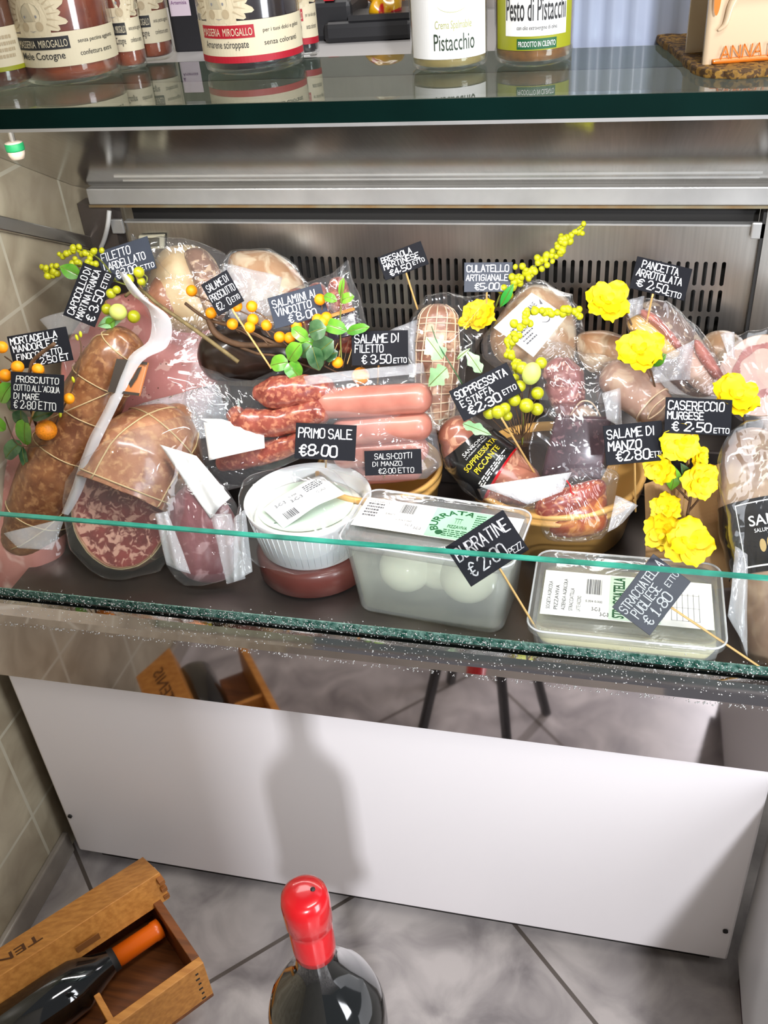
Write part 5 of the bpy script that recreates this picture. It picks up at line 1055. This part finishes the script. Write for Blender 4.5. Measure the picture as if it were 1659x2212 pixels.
for k, (s, hh) in enumerate((('SOCIETA AGRICOLA', .62), ('PIZZAVIVA', .55), ('AZIENDA AGRICOLA', .70), ('STRACCIATELLA', .5), ('LATTE VACCINO', .34))): vtext(e, s, lw * (.03 + .045 * k), ld * .12, lw * .024, ld * hh)
e.bars(lw * .26, ld * .52, lw * .09, ld * .34, RN, 20); e.text('0.304 0.000', lw * .26, ld * .34, lw * .10, ld * .05).text('3-C-3', lw * .30, ld * .16, lw * .05, ld * .08, .01).text('3-C-3', lw * .35, ld * .06, lw * .05, ld * .08, .01)
for k in range(6): e.rect(lw * (.76 + .032 * k), ld * .12, lw * .0025, ld * .6)
for k in range(3): e.rect(lw * .76, ld * (.12 + .28 * k), lw * .165, ld * .005)
e.lines(lw * .64, ld * .1, lw * .10, ld * .55, 9, RN)
e.on(O_, u, v, 'label_print', bpy.data.materials['thermal_print'], lb, .0022)
e = Flat(); vtext(e, 'STRACCIATELLA', lw * .42, ld * .05, lw * .07, ld * .9, .02); e.on(O_, u, v, 'green_print', m_green_ink, gl_, .0024)

# ================================================================== ARTIFICIAL FLOWERS, BERRIES AND LEAVES
_bm = bmesh.new(); bmesh.ops.create_icosphere(_bm, subdivisions=3, radius=1.0); BALL = bpy.data.meshes.new('berry'); _bm.to_mesh(BALL); _bm.free()
BALL.polygons.foreach_set('use_smooth', [True] * len(BALL.polygons))
_balls = {}
def ball_mesh(mat):
    if mat.name not in _balls: me = BALL.copy(); me.materials.append(mat); _balls[mat.name] = me
    return _balls[mat.name]
def berry(parent, u, v, Y, rpx, mat, name='berry', ex=(1, 1, 1), rot=0.0):
    p = at(u, v, Y); o = bpy.data.objects.new(name, ball_mesh(mat)); COL.objects.link(o); o.parent = parent; r = rpx * sc(p)
    o.location = (p - BASE[parent.name]).tolist(); o.scale = (r * ex[0], r * ex[1], r * ex[2]); o.rotation_euler = (0.3, rot, RN.uniform(0, 6)); return p
def twig(parent, L, r0, r1, mat, name='twig', n=24):
    P = pp(L); s_ = sc(P[0]); return MB().tube(P, [r0 * s_, r1 * s_], 7, n).build(name, mat, parent, True)
def leaf(parent, b, tip, w, Y, mat, Y2=None, name='leaf', up=.004, shape=(0, .55, .95, 1, .8, .45, 0), n=VIEW):
    A, B = at(b[0], b[1], Y), at(tip[0], tip[1], Y2 if Y2 else Y); d = B - A; side = unit(np.cross(n, d)); W_ = w * sc(A); sh = catmull(np.array([[x] for x in shape]), 15)[:, 0]
    def P(i, k, off): return A + d * (i / 14) + side * W_ * sh[i] * k + n * (up * math.sin(i / 14 * math.pi) + abs(k) * W_ * .28 * sh[i] + off)
    m = MB(); ks = (-1, -.6, -.2, 0, .2, .6, 1); m.grid([[P(i, k, 0) for k in ks] for i in range(15)]); m.grid([[P(i, k, -.0005) for k in ks[::-1]] for i in range(15)])
    o = m.build(name, mat, parent, True); MB().tube([P(i, 0, .0004) for i in range(0, 14)], .0005, 5).build('midrib', m_greenstem, o); return o
def flower(parent, u, v, Y, rpx, axis, seed=0, name='flower', k1=6, k2=4, mat=None):
    rg = random.Random(seed); c = at(u, v, Y); R = rpx * sc(c); ax = unit(axis); a = unit(np.cross(ax, (0.3, .2, 1))); b = np.cross(ax, a); m = MB()
    for layer, (k, Rl, cup, lift) in enumerate(((k1, 1.08, .02, 0), (k2, .82, .20, .04), (3, .36, .7, .07))):
        for j in range(k):
            t0 = 2 * math.pi * (j + .5 * layer) / k + rg.uniform(-.15, .15); l = R * Rl * rg.uniform(.85, 1.1); w = l * rg.uniform(.40, .52); cu = cup + rg.uniform(-.16, .2); da = math.cos(t0) * a + math.sin(t0) * b; db = -math.sin(t0) * a + math.cos(t0) * b
            def P(i, q, off):
                s_ = i / 6; wid = w * (math.sin(math.pi * min(1, .12 + s_ * .8)) ** .8) * (1 if s_ < .95 else .72)
                return c + ax * (R * lift + l * cu * s_ ** 1.5 + .10 * l * abs(q) * s_ + off + l * .05 * math.sin(s_ * 7 + j + q * 3)) + da * l * (s_ - (.10 * abs(q) ** 2 if i == 6 else 0)) + db * wid * q
            qs = (-1, -.5, 0, .5, 1); m.grid([[P(i, q, 0) for q in qs] for i in range(7)]); m.grid([[P(i, q, -.0005) for q in qs[::-1]] for i in range(7)])
    return m.build(name, mat or m_yellow, parent, True)
def spike(parent, L, n, rpx, mat, spread, seed):
    rg = random.Random(seed); P = catmull(np.array(L, float), n)
    for k, (u, v, Y) in enumerate(P): berry(parent, u + rg.gauss(0, spread), v + rg.gauss(0, spread), Y + rg.uniform(-.004, .004), rpx * rg.uniform(.75, 1.2), mat, 'berry', (1, 1, rg.uniform(1, 1.25)), rg.uniform(-1, 1))

# sprig behind the capocollo sign
t = thing('berry_sprig', 'yellow-green berry sprig with a pale speckled egg beside the CAPOCOLLO sign', 'sprig', at(515, 782, .35), 'artificial berry sprigs')
twig(t, [(515, 782, .345), (420, 712, .35), (345, 660, .355), (300, 625, .36), (270, 640, .355)], 5, 3.5, mk('green_brown_twig', srgb(112, 96, 60), .7, var=.3, vscale=60), 'stem')
twig(t, [(300, 625, .36), (230, 600, .375), (170, 572, .39), (112, 588, .39)], 2, 1.2, m_greenstem); twig(t, [(250, 605, .37), (215, 560, .40), (170, 536, .41), (138, 546, .41)], 2, 1.2, m_greenstem); twig(t, [(310, 620, .36), (318, 600, .365), (300, 588, .37)], 2, 1.5, m_greenstem)
for L_, n_ in (([(134, 548, .41), (150, 540, .41), (165, 534, .41)], 9), ([(176, 540, .41), (190, 546, .41), (214, 542, .41)], 9), ([(188, 556, .40), (196, 562, .40), (202, 568, .40)], 5), ([(98, 578, .39), (112, 588, .39), (122, 578, .39), (104, 600, .39)], 13), ([(160, 566, .395), (170, 572, .395)], 4)): spike(t, L_, n_, 6.5, m_lime, 4, len(L_) + n_)
for u_, v_, r_ in ((300, 588, 12), (279, 603, 11), (240, 634, 11), (252, 626, 9), (305, 608, 9), (231, 668, 12), (289, 684, 14)): berry(t, u_, v_, .335, r_, m_limeball)
berry(t, 255, 674, .325, 19, m_egg, 'egg', (1.08, .95, .95)); leaf(t, (265, 690), (210, 705), 14, .335, m_ivy, .33); leaf(t, (180, 600), (128, 575), 16, .385, m_leaf, .38); leaf(t, (250, 690), (228, 712), 12, .33, m_leaf)
# orange berry twig in the middle
t = thing('berry_sprig', 'twisted brown twig of orange berries with round green leaves, middle of the case', 'sprig', at(700, 800, .345), 'artificial berry sprigs')
twig(t, [(452, 690, .39), (468, 722, .385), (520, 745, .37), (610, 745, .36), (680, 760, .35), (730, 790, .345)], 8, 5, m_twig, 'stem'); twig(t, [(400, 655, .40), (450, 690, .39), (520, 710, .37), (600, 745, .36)], 3.5, 4, m_twig); twig(t, [(520, 750, .37), (560, 765, .355), (600, 770, .345), (690, 800, .34)], 4, 2, m_twig)
OB = [(414, 628, .39), (511, 661, .365), (544, 662, .37), (456, 676, .385), (502, 700, .36), (546, 690, .36), (539, 707, .352), (576, 703, .365), (604, 728, .352), (626, 730, .354), (640, 703, .36), (691, 647, .375), (686, 690, .358), (697, 695, .356), (705, 686, .362), (729, 783, .335), (779, 812, .345)]
for k, (u_, v_, Y_) in enumerate(OB):
    berry(t, u_, v_, Y_, 19 if k == 16 else 12.5, m_orange); q = (u_ + (680 - u_) * .25 + 6, v_ + 30 + abs(680 - u_) * .06, Y_ - .002)
    if k < 15: twig(t, [(u_, v_ + 8, Y_), ((u_ + q[0]) / 2 + 3, (v_ + q[1]) / 2, Y_ - .001), q], 1.5, 1.8, m_twig, n=8)
twig(t, [(779, 820, .345), (745, 812, .34), (700, 790, .34)], 2, 2, m_twig)
for b_, tp_, w_, Y_, m_ in (((700, 640), (728, 650), 10, .37, m_leaf), ((735, 650), (765, 640), 11, .37, m_leaf), ((735, 640), (742, 600), 6, .372, m_leaf), ((700, 700), (750, 715), 16, .355, m_leaf), ((750, 718), (798, 706), 11, .355, m_leaf), ((665, 735), (630, 708), 14, .345, m_leaf), ((680, 742), (645, 735), 9, .345, m_leaf), ((668, 720), (705, 708), 22, .342, m_leaf_dark), ((680, 770), (720, 735), 24, .338, m_leaf_dark), ((700, 775), (730, 760), 14, .336, m_leaf_dark), ((622, 782), (584, 790), 18, .33, m_leaf), ((624, 778), (650, 742), 18, .33, m_leaf), ((624, 784), (648, 818), 19, .325, m_leaf), ((675, 750), (690, 800), 18, .33, m_leaf_dark), ((650, 770), (672, 745), 14, .334, m_leaf_dark)):
    leaf(t, b_, tp_, w_, Y_, m_, shape=(0.25, .85, 1, 1, .95, .7, .1))
twig(t, [(738, 790, .34), (735, 700, .36), (740, 610, .37)], 2, 1.2, m_greenstem)
for k in range(9): twig(t, [(700 + 10 * k, 790 + RN.uniform(-8, 8), .345), (715 + 9 * k + RN.uniform(-10, 10), 740 + RN.uniform(-20, 20), .36)], 1.2, .8, m_pick if k % 2 else m_twig, n=6)
# orange sprig by the wall
t = thing('berry_sprig', 'orange berry sprig with dark round leaves and speckled orange egg by the tiled wall', 'sprig', at(60, 1010, .20), 'artificial berry sprigs')
twig(t, [(60, 1010, .20), (100, 960, .205), (128, 900, .21), (160, 830, .225), (175, 760, .24), (170, 726, .245)], 2.5, 1.2, m_twig, 'stem'); twig(t, [(118, 742, .225), (75, 775, .22), (65, 800, .215), (60, 860, .21), (90, 950, .205)], 4.5, 3, m_twig); twig(t, [(0, 810, .22), (30, 790, .22), (10, 770, .23)], 2, 1.5, m_twig); twig(t, [(10, 900, .2), (40, 960, .19), (100, 962, .19)], 1.5, 1.2, m_twig)
for u_, v_, r_ in ((4, 750, 13), (38, 793, 14), (12, 811, 14), (82, 798, 13), (149, 861, 12), (113, 946, 11), (-8, 830, 12)): berry(t, u_, v_, .215, r_, m_orange)
berry(t, 100, 929, .195, 23, m_orange_egg, 'egg', (1, .95, 1))
for u_, v_ in ((166, 729), (174, 722), (158, 820), (126, 884), (130, 895)): berry(t, u_, v_, .225 if v_ < 850 else .2, 5, m_lime, 'bud', (.7, .7, 1.4))
for b_, tp_, w_, m_ in (((25, 830), (2, 870), 18, m_leaf), ((20, 885), (40, 850), 16, m_leaf_dark), ((52, 925), (45, 885), 18, m_leaf_dark), ((55, 960), (55, 905), 19, m_leaf), ((70, 905), (118, 888), 11, m_leaf_dark), ((45, 955), (12, 990), 18, m_leaf_dark), ((48, 965), (60, 1015), 9, m_leaf_dark), ((10, 930), (-20, 900), 16, m_leaf)): leaf(t, b_, tp_, w_, .195, m_, .19, shape=(0.25, .85, 1, 1, .95, .7, .1))
# lime spike at the back
t = thing('berry_sprig', 'tall lime berry spike rising to the back panel beside the CULATELLO sign', 'sprig', at(1075, 660, .50), 'artificial berry sprigs')
LS = [(1085, 630, .50), (1120, 600, .505), (1165, 568, .51), (1205, 540, .52), (1222, 515, .525)]
twig(t, [(1070, 665, .50)] + LS + [(1262, 488, .53)], 2.5, 1, m_greenstem, 'stem'); spike(t, LS, 62, 7, m_lime, 7, 5); spike(t, [(1238, 508, .53), (1252, 500, .53), (1258, 492, .53)], 9, 6, m_lime, 4, 6)
leaf(t, (1080, 665), (1110, 612), 10, .485, mk('bright_leaf', srgb(44, 150, 50), .45), .49); flower(t, 1035, 680, .485, 38, (-.2, -.7, .6), 3); flower(t, 1010, 690, .48, 24, (-.5, -.5, .6), 4)
# green ball pick with second spike
t = thing('berry_sprig', 'sprig of large green balls with a pale egg and ivy leaves beside the SOPPRESSATA sign', 'sprig', at(1130, 960, .31), 'artificial berry sprigs')
LS = [(1250, 668, .40), (1200, 672, .39), (1148, 672, .38), (1122, 710, .36), (1102, 740, .35), (1108, 790, .33), (1118, 838, .31)]
twig(t, LS + [(1130, 900, .305), (1128, 960, .31)], 1.3, 2.2, m_greenstem, 'stem'); spike(t, LS, 58, 7.5, m_lime, 6, 8)
for u_, v_, r_, Y_ in ((1128, 795, 14, .30), (1169, 784, 13, .31), (1123, 834, 13, .295), (1161, 849, 14, .295), (1111, 864, 14, .28), (1137, 876, 16, .28), (1160, 884, 14, .29), (1057, 892, 14, .265), (1076, 890, 15, .262), (1090, 882, 13, .268), (1096, 898, 11, .27)):
    berry(t, u_, v_, Y_, r_, m_limeball); twig(t, [(u_, v_ + 6, Y_), ((u_ + 1128) / 2, v_ + 40, (Y_ + .305) / 2), (1128, 945, .305)], 1.2, 1.2, m_twig, n=10)
berry(t, 1148, 807, .295, 22, m_egg, 'egg', (.92, .92, 1.22))
for k in range(8): twig(t, [(1100 + 7 * k, 900 + RN.uniform(-10, 10), .31), (1118 + 3 * k, 965, .315)], 1, .8, m_twig, n=5)
ivy = (0.1, .75, .55, .95, .55, .35, 0)
twig(t, [(1000, 832, .30), (975, 790, .30), (945, 740, .31), (932, 704, .315)], 1.6, 1, m_leaf_dark, 'vine'); leaf(t, (955, 775), (920, 728), 28, .305, m_ivy, .315, shape=ivy); leaf(t, (985, 778), (1016, 752), 5, .3, m_ivy); leaf(t, (1040, 805), (1005, 756), 17, .295, m_ivy, .30, shape=ivy); leaf(t, (965, 795), (925, 835), 26, .30, m_ivy, .31, shape=ivy); leaf(t, (1000, 915), (1062, 940), 15, .265, m_ivy, .27, shape=ivy)
# yellow flowers
def flower_thing(label, u, v, Y, r, ax, foot, seed, mid):
    t = thing('yellow_flower', label, 'flower', at(*foot), 'yellow artificial flowers'); c = at(u, v, Y); twig(t, [foot, mid, (u, v + 6, Y + .004)], 2.2, 1.8, m_twig, 'stem'); flower(t, u, v, Y, r, ax, seed); return t
flower_thing('yellow flower standing highest, between the lime berry spike and the PANCETTA sign', 1312, 650, .44, 48, (.1, -.55, .75), (1385, 800, .47), 11, (1360, 690, .46))
t = flower_thing('yellow flower under the PANCETTA sign, in front of the pancetta slab', 1382, 757, .385, 52, (0, -.6, .75), (1420, 860, .40), 12, (1405, 800, .395)); leaf(t, (1400, 790), (1440, 765), 14, .405, m_leaf)
flower_thing('yellow flower beside the CASERECCIO sign, before the rolled pancetta', 1590, 858, .33, 52, (.1, -.45, .85), (1610, 930, .36), 13, (1605, 900, .34))
t = thing('flower_sprig', 'branching sprig of yellow flowers rising from the kraft paper', 'flower', at(1478, 1200, .235), 'yellow artificial flowers')
twig(t, [(1478, 1200, .235), (1484, 1120, .255), (1492, 1060, .265), (1480, 980, .275)], 4, 2.5, m_twig, 'stem'); twig(t, [(1487, 1105, .258), (1515, 1070, .255), (1520, 1045, .26)], 2.5, 2, m_twig); twig(t, [(1482, 1150, .25), (1455, 1130, .24), (1440, 1110, .25)], 2.5, 2, m_twig); twig(t, [(1488, 1080, .262), (1450, 1040, .26), (1428, 1015, .265)], 2.5, 2, m_twig)
for k, (u_, v_, Y_, r_, ax_) in enumerate(((1470, 958, .27, 44, (.1, -.8, .5)), (1512, 985, .275, 26, (.5, -.6, .4)), (1424, 1012, .255, 38, (-.4, -.8, .4)), (1516, 1040, .25, 42, (.3, -.8, .45)), (1438, 1098, .245, 32, (-.3, -.7, .5)), (1432, 1150, .225, 42, (-.4, -.75, .4)), (1490, 1172, .205, 54, (.05, -.7, .7)))): flower(t, u_, v_, Y_, r_, ax_, 20 + k)
leaf(t, (1450, 1060), (1458, 1008), 16, .255, m_leaf); leaf(t, (1490, 1040), (1470, 1000), 10, .262, m_leaf_dark)
